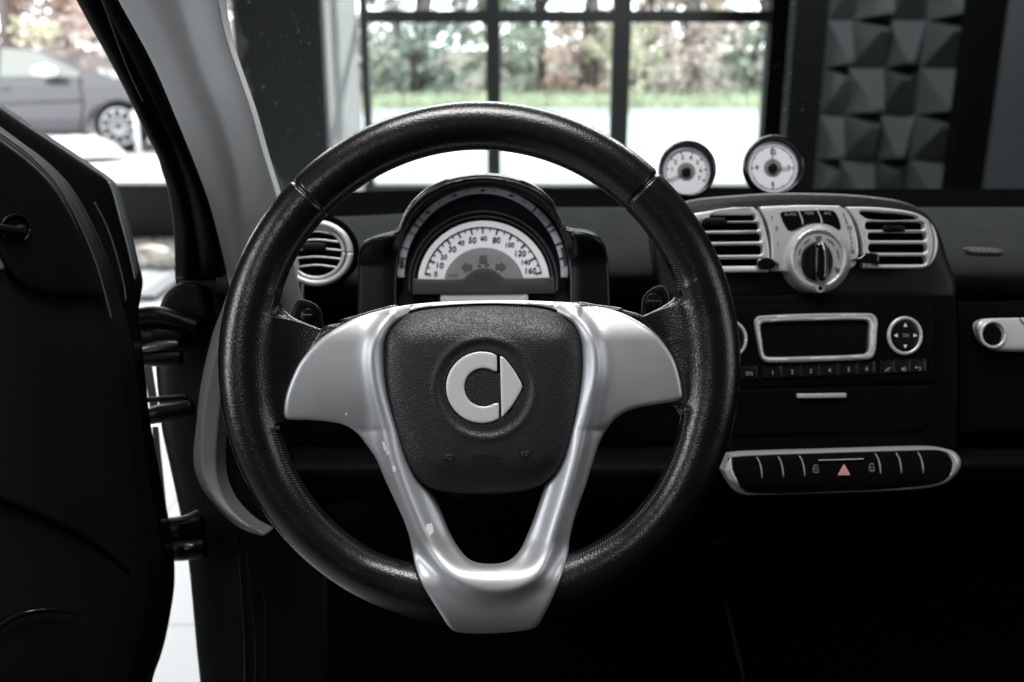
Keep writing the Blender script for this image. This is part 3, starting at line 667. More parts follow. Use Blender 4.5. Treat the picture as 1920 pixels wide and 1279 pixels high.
for nm_, r_, m_, hh_ in (('hazard_triangle', 12.3, M_red, 14.4), ('triangle_band', 10.6, M_pink, 14.7), ('triangle_gap', 7.2, M_ink, 14.9), ('triangle_inner', 5.2, M_pink, 15.1), ('triangle_core', 2.2, M_red, 15.3)):
    mb = MB(); poly2(mb, tri(1582.5, 882+(12.3-r_)*.1, r_), DX, hh_); mb.build(nm_, m_, strip, False)
for cx_, cy_ in ((1529.5, 881), (1634.5, 878.5)):
    mb = MB(); q = rrect(cx_-4.6, cy_-3, cx_+4.6, cy_+5.5, 3); q = np.concatenate([q, q[:1]]); mb.tube(unproj(q, np.full(len(q), 14.6), DX), 0.75*DX/F, 5)
    ptube(mb, [(cx_-4.4, cy_-3),(cx_-3, cy_-8),(cx_, cy_-9.3),(cx_+3, cy_-8),(cx_+4.4, cy_-5)], DX, 14.6, 0.75, 5); bar2(mb, (cx_, cy_), (cx_, cy_+3), 1.4, DX, 14.8)
    mb.build('lock_symbol', M_printgrey, strip)

# --- silver trim at the driver's end of the dashboard
so = [(440,520),(425,556),(415,583),(399,626),(384,685),(372.6,751),(367,811),(363,858),(369,893),(390,932),(421,967),(455,992),(496,1006)]
si = [(470,530),(450,580),(436,640),(424,700),(414,760),(408,819),(406,877),(414,917),(433,951),(464,982),(498,1001)]
def h_side(x, y, d):
    di = pdist(np.stack([x, y], 1), mid_s, False); return 30 - 0.55*di
mid_s = crom([(450,530),(430,590),(408,650),(393,710),(383,770),(379,830),(380,880),(392,915),(415,948),(450,978),(520,1010)], 8, closed=False)
sto = np.concatenate([crom(so, 5, closed=False), crom(si[::-1], 5, closed=False)])
plate('side_trim', mat('side_grey', (0.17,0.175,0.18), .42, metal=.3), dash, sto, 0.93, h_side, thick=60, r=4, step=4)
plate('side_panel', M_grain, dash, crom([(440,600),(500,640),(520,760),(540,880),(545,960),(520,1000),(490,996),(440,955),(418,900),(412,820),(425,700)], 10), 0.96, lambda x, y, d: 16*(1-np.exp(-d/25)), thick=60, r=8, step=10)

# ================================================================== GAUGE PODS
def pod(name, cx, cy, R, D, label, clock):
    e = empty(name, W(cx, cy+R+6, D+0.02), label, 'gauge')
    o = W(cx, cy, D)
    # lathe of the round housing, axis towards the viewer
    def lathe(nm, prof, m, off=(0, 0)):
        V = []; ns = 64
        for r_, h_ in prof:
            for k in range(ns):
                t = 2*math.pi*k/ns; s_ = D/F
                V.append(o + RT*((off[0]+r_*math.cos(t))*s_) + UP*((off[1]+r_*math.sin(t))*s_) - FW*(h_*s_))
        Fc = [(i*ns+k, i*ns+(k+1) % ns, (i+1)*ns+(k+1) % ns, (i+1)*ns+k) for i in range(len(prof)-1) for k in range(ns)]
        Fc.append(tuple((len(prof)-1)*ns+k for k in range(ns))); Fc.append(tuple(range(ns))[::-1])
        return link(nm, V, Fc, m, e)
    lathe('housing', [(4,-70),(30,-66),(R-10,-45),(R-2,-15),(R,6),(R-1.5,10),(R-4,11),(R-6,9),(R-7,2),(R-8,0)], M_gloss)
    s_ = D/F
    fx, fy = cx-1, cy+4; r = R-9
    plate('dial', M_dial, e, ell(fx, fy, r, r, 60), D, 4, thick=3, r=1.4, step=12)
    mb = MB(); q = ell(fx, fy, r-1.5, r-1.5, 60); q = np.concatenate([q, q[:1]]); mb.tube(unproj(q, np.full(len(q), 5.0), D), 1.6*s_, 6); mb.build('dial_rim', mat('rim_lilac', (0.28,0.28,0.34), 0.3, metal=.4), e)
    mb = MB(); poly2(mb, ell(fx, fy, 17, 17, 32), D, 4.6); mb.build('dial_centre', M_dialgrey, e, False)
    mb = MB()
    if clock:
        q = ell(fx, fy, r*0.84, r*0.84, 60); q = np.concatenate([q, q[:1]]); mb.tube(unproj(q, np.full(len(q), 4.6), D), 0.7*s_, 5)
        for s2, x, y in (('12', 0, -r*.62), ('3', r*.62, 0), ('6', 0, r*.62), ('9', -r*.62, 0)): text('', s2, 13, fx+x, fy+y, None, None, D, 4.8, merge=mb, bold=.3)
        for k in range(12):
            t = math.radians(30*k); bar2(mb, (fx+r*.84*math.cos(t), fy-r*.84*math.sin(t)), (fx+r*(.72 if k % 3 == 0 else .78)*math.cos(t), fy-r*(.72 if k % 3 == 0 else .78)*math.sin(t)), 1.8, D, 4.8)
    else:
        q = ell(fx, fy, r*0.86, r*0.86, 60, -28, 205); mb.tube(unproj(q, np.full(len(q), 4.6), D), 0.8*s_, 5)
        for k in range(8):
            a = 205 - k*33.2; t = math.radians(a)
            if k: text('', str(k), 11, fx+r*.60*math.cos(t), fy-r*.60*math.sin(t), None, None, D, 4.8, merge=mb, bold=.25)
            bar2(mb, (fx+r*.86*math.cos(t), fy-r*.86*math.sin(t)), (fx+r*.74*math.cos(t), fy-r*.74*math.sin(t)), 2.2, D, 4.8)
    mb.build('numerals', M_ink, e, False)
    mb = MB()
    for a, L in (((93, .78), (0, .55)) if clock else ((206, .8),)):
        t = math.radians(a); ptube(mb, [(fx, fy), (fx+r*L*math.cos(t), fy-r*L*math.sin(t))], D, 8, 1.1, 5)
    mb.build('pointer', M_needle, e)
    plate('pointer_cap', M_button, e, ell(fx, fy, 9, 9, 28), D, 11, thick=6, r=2.5, step=4)
    # foot
    mb = MB(); mb.tube([W(cx+4, cy+R*.5, D+0.02), W(cx+4, cy+R+16, D+0.02)], [16*s_, 20*s_], 16); mb.build('foot', M_plastic, e)
pod('rev_counter', 1288, 318, 54, 1.16, 'small round white-faced rev counter pod, left of the two pods on the dashboard top', False)
pod('dashboard_clock', 1450, 311, 57, 1.16, 'small round white-faced clock pod showing twelve at the top, right pod on the dashboard', True)

# ================================================================== CAR BODY (pillar, seals, windscreen, hinges)
body = empty('car', W(420, 1100, 0.95), 'black car around the viewer, grey fabric windscreen pillar and open black door at left', 'car')
def DP(x, y): return 0.80 + 0.20*np.clip(np.asarray(y, float)/520, -0.4, 1.3)
pl_l = [(170,-95),(196,-50),(222,0),(286,118),(336,235),(370,319),(392,380),(414,462),(427,518),(450,640)]
pl_r = [(398,-95),(404,-50),(410,0),(424,67),(450,144),(470,202),(494,286),(519,366),(545,460),(580,640)]
pcr = crom([(310,-95),(336,0),(380,134),(420,235),(445,325),(452,403),(455,520),(460,640)], 10, closed=False)
po = np.concatenate([crom(pl_l, 8, closed=False), crom(pl_r[::-1], 8, closed=False)])
def h_pil(x, y, d):
    q = np.stack([x, y], 1); dc = pdist(q, pcr, False)
    xc = np.interp(y, pcr[:, 1], pcr[:, 0]); right = x > xc
    left_r = np.interp(y, [p[1] for p in pl_l], [p[0] for p in pl_l]); rr_ = np.interp(y, [p[1] for p in pl_r], [p[0] for p in pl_r])
    u = np.clip((x-xc)/np.maximum(rr_-xc, 20), 0, 1); v = np.clip((xc-x)/np.maximum(xc-left_r, 20), 0, 1)
    # right lobe climbs out of the crease and rolls over; the left lobe is flatter
    hr = 42*(ss(-.2, .85, u)-ss(-.2, .85, u*0))
    hl = 12*ss(0, 0.6, v) - 18*v*v
    return np.where(right, hr, hl)
plate('windscreen_pillar', M_pillar, body, po, DP, h_pil, thick=50, r=3, step=6)
# printed border of the windscreen beside the pillar
mb = MB(); ptube(mb, [(x+1.5, y) for x, y in pl_r], lambda x, y: DP(x, y)+0.012, 0, 2.0, 6, step=8); mb.build('windscreen_edge', M_rubber, body)
# black seal band between opening and pillar
sl_l = [(95,-95),(119,-50),(143,0),(168,47),(202,108),(235,171),(269,242),(296,296),(304,323),(313,350),(320,385),(326,440),(328,524)]
sl_r = [(172,-95),(198,-50),(224,0),(288,118),(338,235),(372,319),(394,380),(416,462),(425,524)]
def h_seal(x, y, d):
    xl = np.interp(y, [p[1] for p in sl_l], [p[0] for p in sl_l]); xr = np.interp(y, [p[1] for p in sl_r], [p[0] for p in sl_r]); u = np.clip((x-xl)/(xr-xl), 0, 1)
    return 9*np.abs(np.sin(np.pi*u*2.0)) + 2
sb = np.concatenate([crom(sl_l, 8, closed=False), crom(sl_r[::-1], 8, closed=False)])
plate('door_seal', M_rubber, body, sb, lambda x, y: DP(x, y)+0.02, h_seal, thick=40, r=3, step=4)
mb = MB(); ptube(mb, [(188,-10),(203,30),(218,72),(240,130),(268,190)], lambda x, y: DP(x, y)+0.005, 8, 1.4, 6); mb.build('seal_streak', mat('streak_grey', (0.05,0.05,0.055), 0.25), body)  # paler tube painted in for the glossy streak on the seal
# jamb below the seal
jl = [(326,500),(329,530),(322,548),(308,556),(300,590),(292,640),(292,687),(299,767),(304,809),(322,890),(337,961),(345,1010),(353,1052),(361,1131),(369,1221),(375,1279),(378,1360)]
jo = np.concatenate([crom(jl, 6, closed=False), np.array([(620,1360),(620,1000),(500,800),(430,560),(426,500)])])
plate('door_jamb', M_plastic, body, jo, lambda x, y: 1.03+0*np.asarray(x, float), lambda x, y, d: 8*(1-np.exp(-d/12)), thick=90, r=6, step=14)
for xx in ((452,1000),(470,1010),(494,1020)):
    pass
for pts, w in (([(450,1000),(456,1100),(462,1200),(463,1330)], 5), ([(466,1010),(474,1120),(482,1210),(480,1330)], 4), ([(486,1010),(497,1120),(501,1210),(500,1330)], 3)):
    mb = MB(); ptube(mb, pts, 0.95, 20, w, 8); mb.build('sill_seal', M_rubber, body)
mb = MB(); mb.box((-.42, -1.2, .30), (1.55, 1.75, .34)); mb.build('floor_blocker', M_void, body, False)  # unseen slab, added to block light bouncing up from the showroom floor
mb = MB(); mb.box((-.60, -1.2, .34), (1.55, -1.15, 1.25)); mb.build('rear_blocker', M_dark, body, False)  # out of view behind the camera, added to keep stray light out
mb = MB(); mb.box((1.55, -1.2, .30), (1.60, 1.75, 1.18)); mb.build('side_blocker', M_dark, body, False)  # out of view at the right, added to keep stray light out
mb = MB(); ptube(mb, [(1360,1120),(1368,1160),(1380,1210),(1392,1262),(1398,1310)], 1.1, 0, [1, 3, 4, 3, 2], 8); mb.build('console_glint', mat('glint_grey', (0.008,0.008,0.008), .5, spec=.05), body)  # grey tube painted in for a faint upright glint in the footwell
mb = MB(); ptube(mb, [(1330,1014),(1345,1017),(1362,1013)], 1.1, 0, [.6, 1.6, .6], 8); mb.build('footwell_glint', MATS['glint_grey'], body)  # tiny tube standing in for a second glint
# hinge hardware between door and jamb
def lump(nm, m, pts, r, D, h=0):
    mb = MB(); ptube(mb, pts, D, h, r, 14); return mb.build(nm, m, body)
lump('door_hinge', M_rubber, [(236,600),(262,594),(300,592),(345,604),(370,612)], [16,18,18,15,12], 0.98)
lump('door_hinge', M_rubber, [(240,625),(290,630),(350,628)], [20,26,20], 0.99)
lump('hinge_arm', mat('hinge_steel', (0.10,0.10,0.11), 0.25, metal=.6), [(262,656),(282,652),(300,649),(318,646),(334,644)], [5,9,10,9,6], 0.975)
lump('door_hinge', M_rubber, [(244,672),(290,672),(340,670)], [14,16,14], 0.98)
lump('door_hinge', M_rubber, [(268,784),(300,776),(330,770),(362,762)], [14,18,16,14], 0.99)
lump('cable_boot', M_rubber, [(270,750),(310,748),(350,745)], [5,6,6], 0.97)
plate('hinge_strap', MATS['hinge_steel'], body, [(268,684),(284,684),(299,780),(283,780)], 1.06, 0, thick=4, r=1, step=20)
plate('hinge_strap', MATS['hinge_steel'], body, [(285,800),(296,800),(312,960),(300,960)], 1.06, 0, thick=4, r=1, step=20)
lump('hinge_arm', MATS['hinge_steel'], [(312,976),(335,974),(356,968),(372,958)], [5,6,5,4], 0.975)
lump('door_hinge', M_rubber, [(300,990),(330,992),(380,985)], [18,20,18], 0.99)
lump('door_hinge', M_rubber, [(300,1028),(335,1030),(385,1025)], [20,22,20], 0.99)
lump('hinge_arm', MATS['hinge_steel'], [(346,1026),(354,1024),(364,1023)], [4,5,3], 0.955)
plate('door_check', M_rubber, body, crom([(298,600),(300,575),(310,552),(322,540),(335,532),(352,530),(372,534),(380,560),(380,600)], 5), 1.0, 0, thick=30, r=6, step=8)
# windscreen pane and the dust on it
def DG(x, y): return 1.62 - 0.42*(400-np.asarray(y, float))/440
wo = np.array([(395,-60),(2060,-60),(2060,402),(540,402),(500,300),(452,150),(420,40)])
wg = plate('windscreen', M_glass, body, wo, lambda x, y: DG(x, y)+0*np.asarray(x, float), 0, thick=4, r=0.2, step=60)
mb = MB(); g = np.random.default_rng(3)
for i in range(150):
    if i < 90: x, y = g.uniform(440, 620), g.uniform(0, 330)
    else: x, y = g.uniform(1440, 1780), g.uniform(0, 330)
    if g.random() < .35: x, y = (g.normal(540, 30), g.normal(60, 30)) if i < 90 else (g.normal(1500, 40), g.normal(120, 90))
    if y < -20 or y > 370: continue
    r = g.choice([0.5, 0.7, 1.0, 1.7], p=[.45, .33, .17, .05]); poly2(mb, ell(x, y, r, r*g.uniform(.8, 1.6), 8), lambda a, b: DG(a, b)-0.003+0*np.asarray(a, float), 0)
mb.build('dust_specks', M_dust, wg, False)

# ================================================================== DOOR
def DD(x, y): return 0.78 + 0.0004*np.asarray(x, float) + 0*np.asarray(y, float)
e_o = [(-60,160),(0,198),(50,232),(111,272),(161,306),(198,333),(208,350),(217,380),(232,430),(246,490),(254,525),(250,555),(246,585),(252,640),(258,700),(268,790),(284,880),(300,960),(312,1030),(315,1070),(314,1112),(307,1160),(300,1197),(289,1240),(275,1279),(262,1340)]
dob = np.concatenate([crom(e_o, 6, closed=False), np.array([(-80,1340),(-80,160)])])
i_o = [(-60,205),(0,249),(50,286),(94,329),(125,375),(145,412),(161,446),(184,505),(197,554),(212,600),(228,680),(240,790),(256,900),(272,1000),(282,1080),(272,1180),(250,1260),(235,1340)]
dpn = np.concatenate([crom(i_o, 6, closed=False), np.array([(-80,1340),(-80,205)])])
door = plate('door', mat('door_trim', (0.005,0.005,0.006), 0.5, bump=('leather', 700, 0.5, 0.0003), spec=0.15), body, dpn, DD, lambda x, y, d: 30*(1-np.exp(-d/45)), thick=70, r=8, step=10)
plate('door_frame', M_rubber, door, dob, lambda x, y: DD(x, y)+0.05, lambda x, y, d: 6*(1-np.exp(-d/10)), thick=40, r=5, step=12)
mb = MB(); ptube(mb, [(204,342),(212,362),(222,400),(236,450),(248,500),(253,524)], lambda x, y: DD(x, y)+0.045, 5, 1.6, 6); mb.build('glass_run', mat('chrome_strip', (0.45,0.46,0.48), 0.3, metal=.8), door)
sail = crom([(-80,205),(-60,215),(0,262),(48,298),(90,338),(120,380),(142,420),(158,455),(180,510),(194,554),(160,558),(115,557),(66,547),(33,528),(8,495),(-10,470),(-80,470)], 6, sharp=(0, 9, 16))
plate('mirror_cover', mat('cover_plastic', (0.003,0.003,0.004), 0.42, spec=0.15), door, sail, DD, lambda x, y, d: 42+6*(1-np.exp(-d/22)) - 12*ss(100, 190, x), thick=16, r=5, step=8)
mb = MB(); ptube(mb, [(0,250),(50,287),(94,330),(126,376),(161,447),(184,506),(197,552),(209,597)], DD, 24, 1.6, 6); mb.build('cover_bead', mat('bead', (0.08,0.08,0.085), 0.3), door)
mb = MB(); ptube(mb, [(177,380),(197,418),(210,452),(224,500),(233,538),(236,564)], lambda x, y: DD(x, y)+0.035, 10, 1.5, 6); mb.build('seal_bead', MATS['bead'], door)
mb = MB(); q = ell(29, 430, 27, 27, 48); q = np.concatenate([q, q[:1]]); mb.tube(unproj(q, np.full(len(q), 50.0), DD), 3.2*.79/F, 8); mb.build('adjuster_ring', MATS['cover_plastic'], door)
plate('adjuster_well', M_void, door, ell(29, 430, 25, 25, 40), DD, 48.5, thick=3, r=1, step=10)
mb = MB(); ptube(mb, [(-12,426),(8,429),(26,432),(40,432)], DD, [90, 82, 66, 56], [8, 8, 9, 12], 12); mb.build('mirror_adjuster', M_button, door)
mb = MB(); ptube(mb, [(-20,925),(0,936),(78,967),(156,1006),(218,1053),(240,1075)], DD, [34,34,32,30,24,14], 6, 8); mb.build('armrest_edge', M_dark, door)
mb = MB(); ptube(mb, [(-20,1188),(0,1174),(39,1153),(98,1144),(150,1152)], DD, 44, [6,6,6,4,1], 8); mb.build('pocket_rim', M_gloss, door)
plate('window_switch', M_printgrey, door, crom([(-20,478),(0,476),(7,484),(8,500),(2,505),(-20,505)], 4), DD, 36, thick=6, r=2, step=6)

# ================================================================== SHOWROOM
floor_m = mat('floor_tiles', (0.62, 0.63, 0.64), 0.35, vary=0.04, vscale=3)
nt = floor_m.node_tree; bk = nt.nodes.new('ShaderNodeTexBrick'); bk.inputs['Scale'].default_value = 1.0; bk.offset = 0
bk.inputs['Mortar Size'].default_value = 0.004; bk.inputs['Brick Width'].default_value = 0.6; bk.inputs['Row Height'].default_value = 0.6
bk.inputs['Color1'].default_value = (.62,.63,.64,1); bk.inputs['Color2'].default_value = (.58,.59,.60,1); bk.inputs['Mortar'].default_value = (.30,.30,.31,1)
tc = nt.nodes.new('ShaderNodeTexCoord'); nt.links.new(tc.outputs['Object'], bk.inputs['Vector']); nt.links.new(bk.outputs['Color'], nt.nodes['Principled BSDF'].inputs['Base Color'])
M_wall = mat('dark_wall', (0.010, 0.012, 0.013), 0.6, bump=('noise', 60, 0.2, 0.002), vary=0.2, vscale=2, spec=.1)
M_wallg = mat('grey_wall', (0.030, 0.033, 0.037), 0.6, bump=('noise', 80, 0.2, 0.002), vary=0.15, vscale=2)
M_deep = mat('deep_black_wall', (0.003,0.0033,0.0035), .6, spec=.1)
M_frame = mat('window_black', (0.012, 0.013, 0.014), 0.45)
YF = 7.3
def struct(name, lo, hi, m): mb = MB(); mb.box(lo, hi); o = mb.build(name, m, None, False); tag(o, kind='structure'); return o
struct('floor', (-6, -4, -0.1), (5, YF-0.02, 0), floor_m)
struct('ceiling', (-6, -4, 3.3), (5, YF+0.15, 3.45), M_wall)
struct('wall_back', (-6, -4.15, 0), (5, -4, 3.3), M_wall)
struct('wall_left', (-6.15, -4, 0), (-6, YF, 3.3), M_wall)
struct('wall_right', (5, -4, 0), (5.15, YF, 3.3), M_wall)
def X(px, Y, py=200): return at_Y(px, py, Y)[0]
def Z(py, Y, px=960): return at_Y(px, py, Y)[2]
zs = Z(348, YF); zt = Z(31, YF)
struct('wall_front', (X(1445, YF, 30), YF-0.02, 0), (5, YF+0.13, 3.3), M_deep)
# knee wall
mb = MB(); mb.box((-6, YF, 0), (X(700, YF, 345), YF+0.15, Z(346, YF))); mb.box((X(700, YF, 345)+.001, YF, 0), (X(1445, YF, 30)-0.001, YF+0.15, zs)); kw = mb.build('knee_wall', M_frame, None, False)
tag(kw, 'low black wall under the showroom windows', 'wall')
# window: frame + panes
xw = [X(684, YF, 120), X(925, YF, 120), X(1165, YF, 120), X(1449, YF, 120)]
win = empty('showroom_window', (xw[0], YF, zs), 'large showroom window with black glazing bars seen through the windscreen', 'window')
mb = MB(); zr = [zs, zt, zt+1.02, 3.3]
wv = [0.055, 0.10, 0.13, 0.05]
for x, w in zip(xw, wv): mb.box((x-w/2, YF+0.02, zs+.001), (x+w/2, YF+0.10, 3.299))
fr = mb.build('frame', M_frame, win, False); 
mb = MB()
for z in (zt, zt+1.02):
    for i in range(3): mb.box((xw[i]+wv[i]/2+.001, YF+0.03, z-0.042), (xw[i+1]-wv[i+1]/2-.001, YF+0.09, z+0.042))
mb.build('glazing_bar', M_frame, win, False)
for i in range(3):
    for j in range(3):
        mb = MB(); mb.box((xw[i]+wv[i]/2+.002, YF+0.055, zr[j]+(0.044 if j else .003)), (xw[i+1]-wv[i+1]/2-.002, YF+0.061, zr[j+1]-0.044)); mb.build('pane', M_pane, win, False)
# handle-like bracket on the left jamb
# corrugated pier
YP = 6.3
def corr(name, p0, p1, z0, z1, m, label, pitch=0.045, amp=0.010):
    p0 = np.array(p0, float); p1 = np.array(p1, float); L = np.linalg.norm(p1-p0); t = (p1-p0)/L; nn = np.array([t[1], -t[0]])
    V = []; k = int(L/pitch*6)
    for i in range(k+1):
        s_ = i*L/k; ph = (s_/pitch) % 1; a = amp if ph < .5 else 0
        q = p0 + t*s_ + nn*a; V += [(q[0], q[1], z0), (q[0], q[1], z1)]
    nF = len(V); V += [(v[0]-nn[0]*.05, v[1]-nn[1]*.05, v[2]) for v in V]
    Fc = [(2*i, 2*i+2, 2*i+3, 2*i+1) for i in range(k)] + [(nF+2*i+1, nF+2*i+3, nF+2*i+2, nF+2*i) for i in range(k)] + [(2*i+1, 2*i+3, nF+2*i+3, nF+2*i+1) for i in range(k)] + [(0, 1, nF+1, nF), (2*k+1, 2*k, nF+2*k, nF+2*k+1)]
    o = link(name, V, Fc, m, None, False); return tag(o, label, 'wall panel')
xp0, xp1 = X(441, YP, 100), X(606, YP, 100)
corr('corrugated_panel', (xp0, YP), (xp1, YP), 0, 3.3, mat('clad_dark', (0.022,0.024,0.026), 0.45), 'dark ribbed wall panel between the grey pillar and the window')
corr('corrugated_panel', (xp1+.004, YP), (xw[0]-0.06, YF), 0, 3.3, mat('clad_sunlit', (0.36,0.36,0.37), 0.5), 'sunlit grey ribbed side panel beside the window', .08, .022)  # sunlit look put into a paler base colour on this side
# acoustic relief wall
YA = 5.0
ac = MB(); x0, x1 = X(1545, YA, 200), X(1785, YA, 200); cw = (x1-x0)/3.55; zb = Z(300, YA); ch = Z(205, YA)-Z(290, YA)
zz = zb - 2*ch; g = np.random.default_rng(5); c = 0
for j in range(-5, 12):
    for i in range(-1, 4):
        ax = x0 + (i+.55)*cw; az = zb + j*ch; bx = ax+cw; bz = az+ch
        if ax > x1 + .01: continue
        bx = min(bx, x1+.02); ax = max(ax, x0-cw*.1)
        odd = (i+j) % 2; hgt = 0.17 if odd else 0.14; u = (.62, .3, .55, .4, .6)[i % 5]; v = .16 if odd else .80
        cx_, cz_ = ax+(bx-ax)*u, az+(bz-az)*v; sw = (bx-ax)*.16; sh = (bz-az)*.05
        P = [(ax, YA, az), (bx, YA, az), (bx, YA, bz), (ax, YA, bz)]
        Qx0, Qx1 = max(ax+.01, cx_-sw/2), min(bx-.01, cx_+sw); Qz0, Qz1 = max(az+.01, cz_-sh/2), min(bz-.01, cz_+sh)
        P += [(Qx0, YA-hgt, Qz0), (Qx1, YA-hgt*1.0, Qz0), (Qx1, YA-hgt, Qz1), (Qx0, YA-hgt, Qz1)]
        ac.add(P, [(4,5,6,7),(0,1,5,4),(1,2,6,5),(2,3,7,6),(3,0,4,7)])
aw = ac.build('acoustic_panel', mat('panel_grey', (0.042,0.046,0.048), 0.28, vary=.15, vscale=3), None, False); tag(aw, 'dark grey wall panel of faceted relief blocks right of the window', 'wall panel')
struct('wall_side', (x0-cw, YA+.001, 0), (x1+0.25, YA+0.1, 3.3), M_deep)
mb = MB(); mb.box((x1+.03, YA-.06, 0), (x1+.12, YA-.001, 3.3)); tag(mb.build('steel_post', M_wallg, None, False), 'narrow grey post along the right edge of the relief panel', 'post')
mb = MB(); mb.box((X(1808, 4.5, 150), 4.5, 0), (X(1868, 4.5, 150), 4.6, 3.3)); tag(mb.build('black_post', M_void, None, False), 'wide black post between relief panel and grey wall', 'post')
struct('wall_grey', (X(1866, 4.5, 150)+.002, 4.52, 0), (4.9, 4.6, 3.3), M_wallg)
# pebble bed at the foot of the knee wall
mb = MB(); g = np.random.default_rng(11)
def rock(mb, c, r, g, n=8):
    V = []; ph = g.uniform(0, 6)
    V.append((c[0], c[1], c[2]+r[2]))
    for a in (0.45, 0.9, 1.35):
        for k in range(n):
            t = 2*math.pi*k/n+ph; s_ = math.sin(a)*g.uniform(.88, 1.1); V.append((c[0]+r[0]*s_*math.cos(t), c[1]+r[1]*s_*math.sin(t), c[2]+r[2]*math.cos(a)))
    Fc = [(0, 1+k, 1+(k+1) % n) for k in range(n)] + [(1+i*n+k, 1+(i+1)*n+k, 1+(i+1)*n+(k+1) % n, 1+i*n+(k+1) % n) for i in range(2) for k in range(n)]
    mb.add(V, Fc)
xa, xb = X(150, 6.8, 480), X(420, 6.8, 480)
for i in range(900):
    r = g.uniform(.02, .055); rock(mb, (g.uniform(xa, xb), g.uniform(6.32, YF-.05), 0), (r*1.2, r, r*.7), g, 6)
tag(mb.build('pebble_bed', mat('pebbles', (0.20,0.19,0.17), 0.8, vary=.6, vscale=6), None), 'bed of grey pebbles at the foot of the low wall', 'pebbles', kind='stuff')
mb = MB(); p = on_floor(281, 478); rock(mb, (p[0], p[1], 0), (.14, .10, .07), g, 12); tag(mb.build('pale_stone', mat('stone_pale', (0.5,0.47,0.42), .7, vary=.2, vscale=15), None), 'large pale stone lying on the pebble bed', 'stone')
mb = MB(); a = on_floor(262, 562); b = on_floor(325, 520)
for k in range(6): mb.box((a[0]+k*.16, a[1]-.02, .004), (a[0]+k*.16+.10, b[1]+.1, .03))
dr = mb.build('drain_grate', mat('grate', (0.25,0.25,0.25), .4, metal=.3), None, False); tag(dr, 'pale metal grate set in the floor beside the open door', 'grate')

# ================================================================== OUTSIDE
def flat(name, x0, x1, y0, y1, z, m, kind='structure'):
    mb = MB(); nx = 12
    mb.add([(x0, y0, z), (x1, y0, z), (x1, y1, z), (x0, y1, z)], [(0, 1, 2, 3)]); o = mb.build(name, m, None, False)
    return tag(o, kind=kind)
flat('road', -60, 60, YF+.15, 20.2, -0.004, mat('pale_asphalt', (0.40,0.40,0.41), .8, vary=.18, vscale=.6))
flat('ground', -90, 90, 20.2, 120, 0.02, mat('earth', (0.10,0.08,0.055), .9, vary=.4, vscale=1))
# kerb
struct('kerb', (-60, 19.9, 0), (60, 20.1, 0.10), mat('kerb_stone', (0.4,0.4,0.4), .8))
# grass bank
mb = MB(); g = np.random.default_rng(21)
for i in range(16000):
    x = g.uniform(-13, 9); y = g.uniform(20.2, 23.5); z = 0.02; hh = g.uniform(.12, .38); a = g.uniform(0, 3.14); w = .03; dx, dy = math.cos(a)*w, math.sin(a)*w; lx, ly = g.uniform(-.1, .1, 2)
    mb.add([(x-dx, y-dy, z), (x+dx, y+dy, z), (x+lx, y+ly, z+hh)], [(0, 1, 2)])
tag(mb.build('grass', mat('grass', (0.40,0.44,0.30), .7, vary=.5, vscale=.8), None, False), 'bright green grass verge beyond the pale road', 'grass', kind='stuff')
def leafm(n, c, v=.55): return mat(n, c, .45, vary=v, vscale=1.3)
LM = [leafm('leaf_rust', (0.46,0.34,0.28), .8), leafm('leaf_green', (0.26,0.28,0.22), .8), leafm('leaf_yellow', (0.52,0.49,0.36)), leafm('leaf_pink', (0.54,0.44,0.40), .8), leafm('leaf_dark', (0.19,0.22,0.19))]
bark = mat('bark', (0.09,0.075,0.065), .9, bump=('noise', 30, .5, .02), vary=.3, vscale=6)
def crown_mesh(seed, H, R, n, lm, zlo=.25, leaf=.11):
    g = np.random.default_rng(seed); V = []; Fc = []
    nc = 34; C = []
    for i in range(nc):
        z = g.uniform(zlo, 1)*H; k = math.sqrt(max(.1, 1-((z/H-.55)/.55)**2)); a = g.uniform(0, 6.28); r = R*k*math.sqrt(g.random()); C.append((r*math.cos(a), r*math.sin(a), z, g.uniform(.25, .6)*R*.55))
    for i in range(n):
        c = C[g.integers(nc)]; d = g.normal(size=3); d /= np.linalg.norm(d); q = np.array(c[:3]) + d*c[3]*g.random()**.5
        u = g.normal(size=3); u /= np.linalg.norm(u); v = np.cross(u, g.normal(size=3)); v /= np.linalg.norm(v); s_ = leaf*g.uniform(.5, 1.3)
        b = len(V); V += [tuple(q-u*s_), tuple(q+v*s_*.6), tuple(q+u*s_), tuple(q-v*s_*.6)]; Fc.append((b, b+1, b+2, b+3))
    return V, Fc, C
def tree(loc, seed, H, R, n, lm, label, grp, zlo=.25, leaf=.11, trunk=.16, cat='tree', name='tree'):
    e = empty(name, loc, label, cat, grp); V, Fc, C = crown_mesh(seed, H, R, n, lm, zlo, leaf)
    loc = np.array(loc); link('crown', np.array(V)+loc, Fc, lm, e, False)
    mb = MB(); g = np.random.default_rng(seed+99); pts = [loc+np.array([g.normal()*.06*k, g.normal()*.06*k, H*.85*k/6]) for k in range(7)]
    mb.tube(pts, [trunk*(1-.12*k) for k in range(7)], 8)
    for c in C[:9]:
        z = max(.5, c[2]*.55); mb.tube([loc+np.array([0, 0, z]), loc+np.array([c[0]*.5, c[1]*.5, (z+c[2])/2+.1]), loc+np.array([c[0], c[1], c[2]])], [trunk*.35, trunk*.22, trunk*.08], 5)
    mb.build('trunk', bark, e); return e
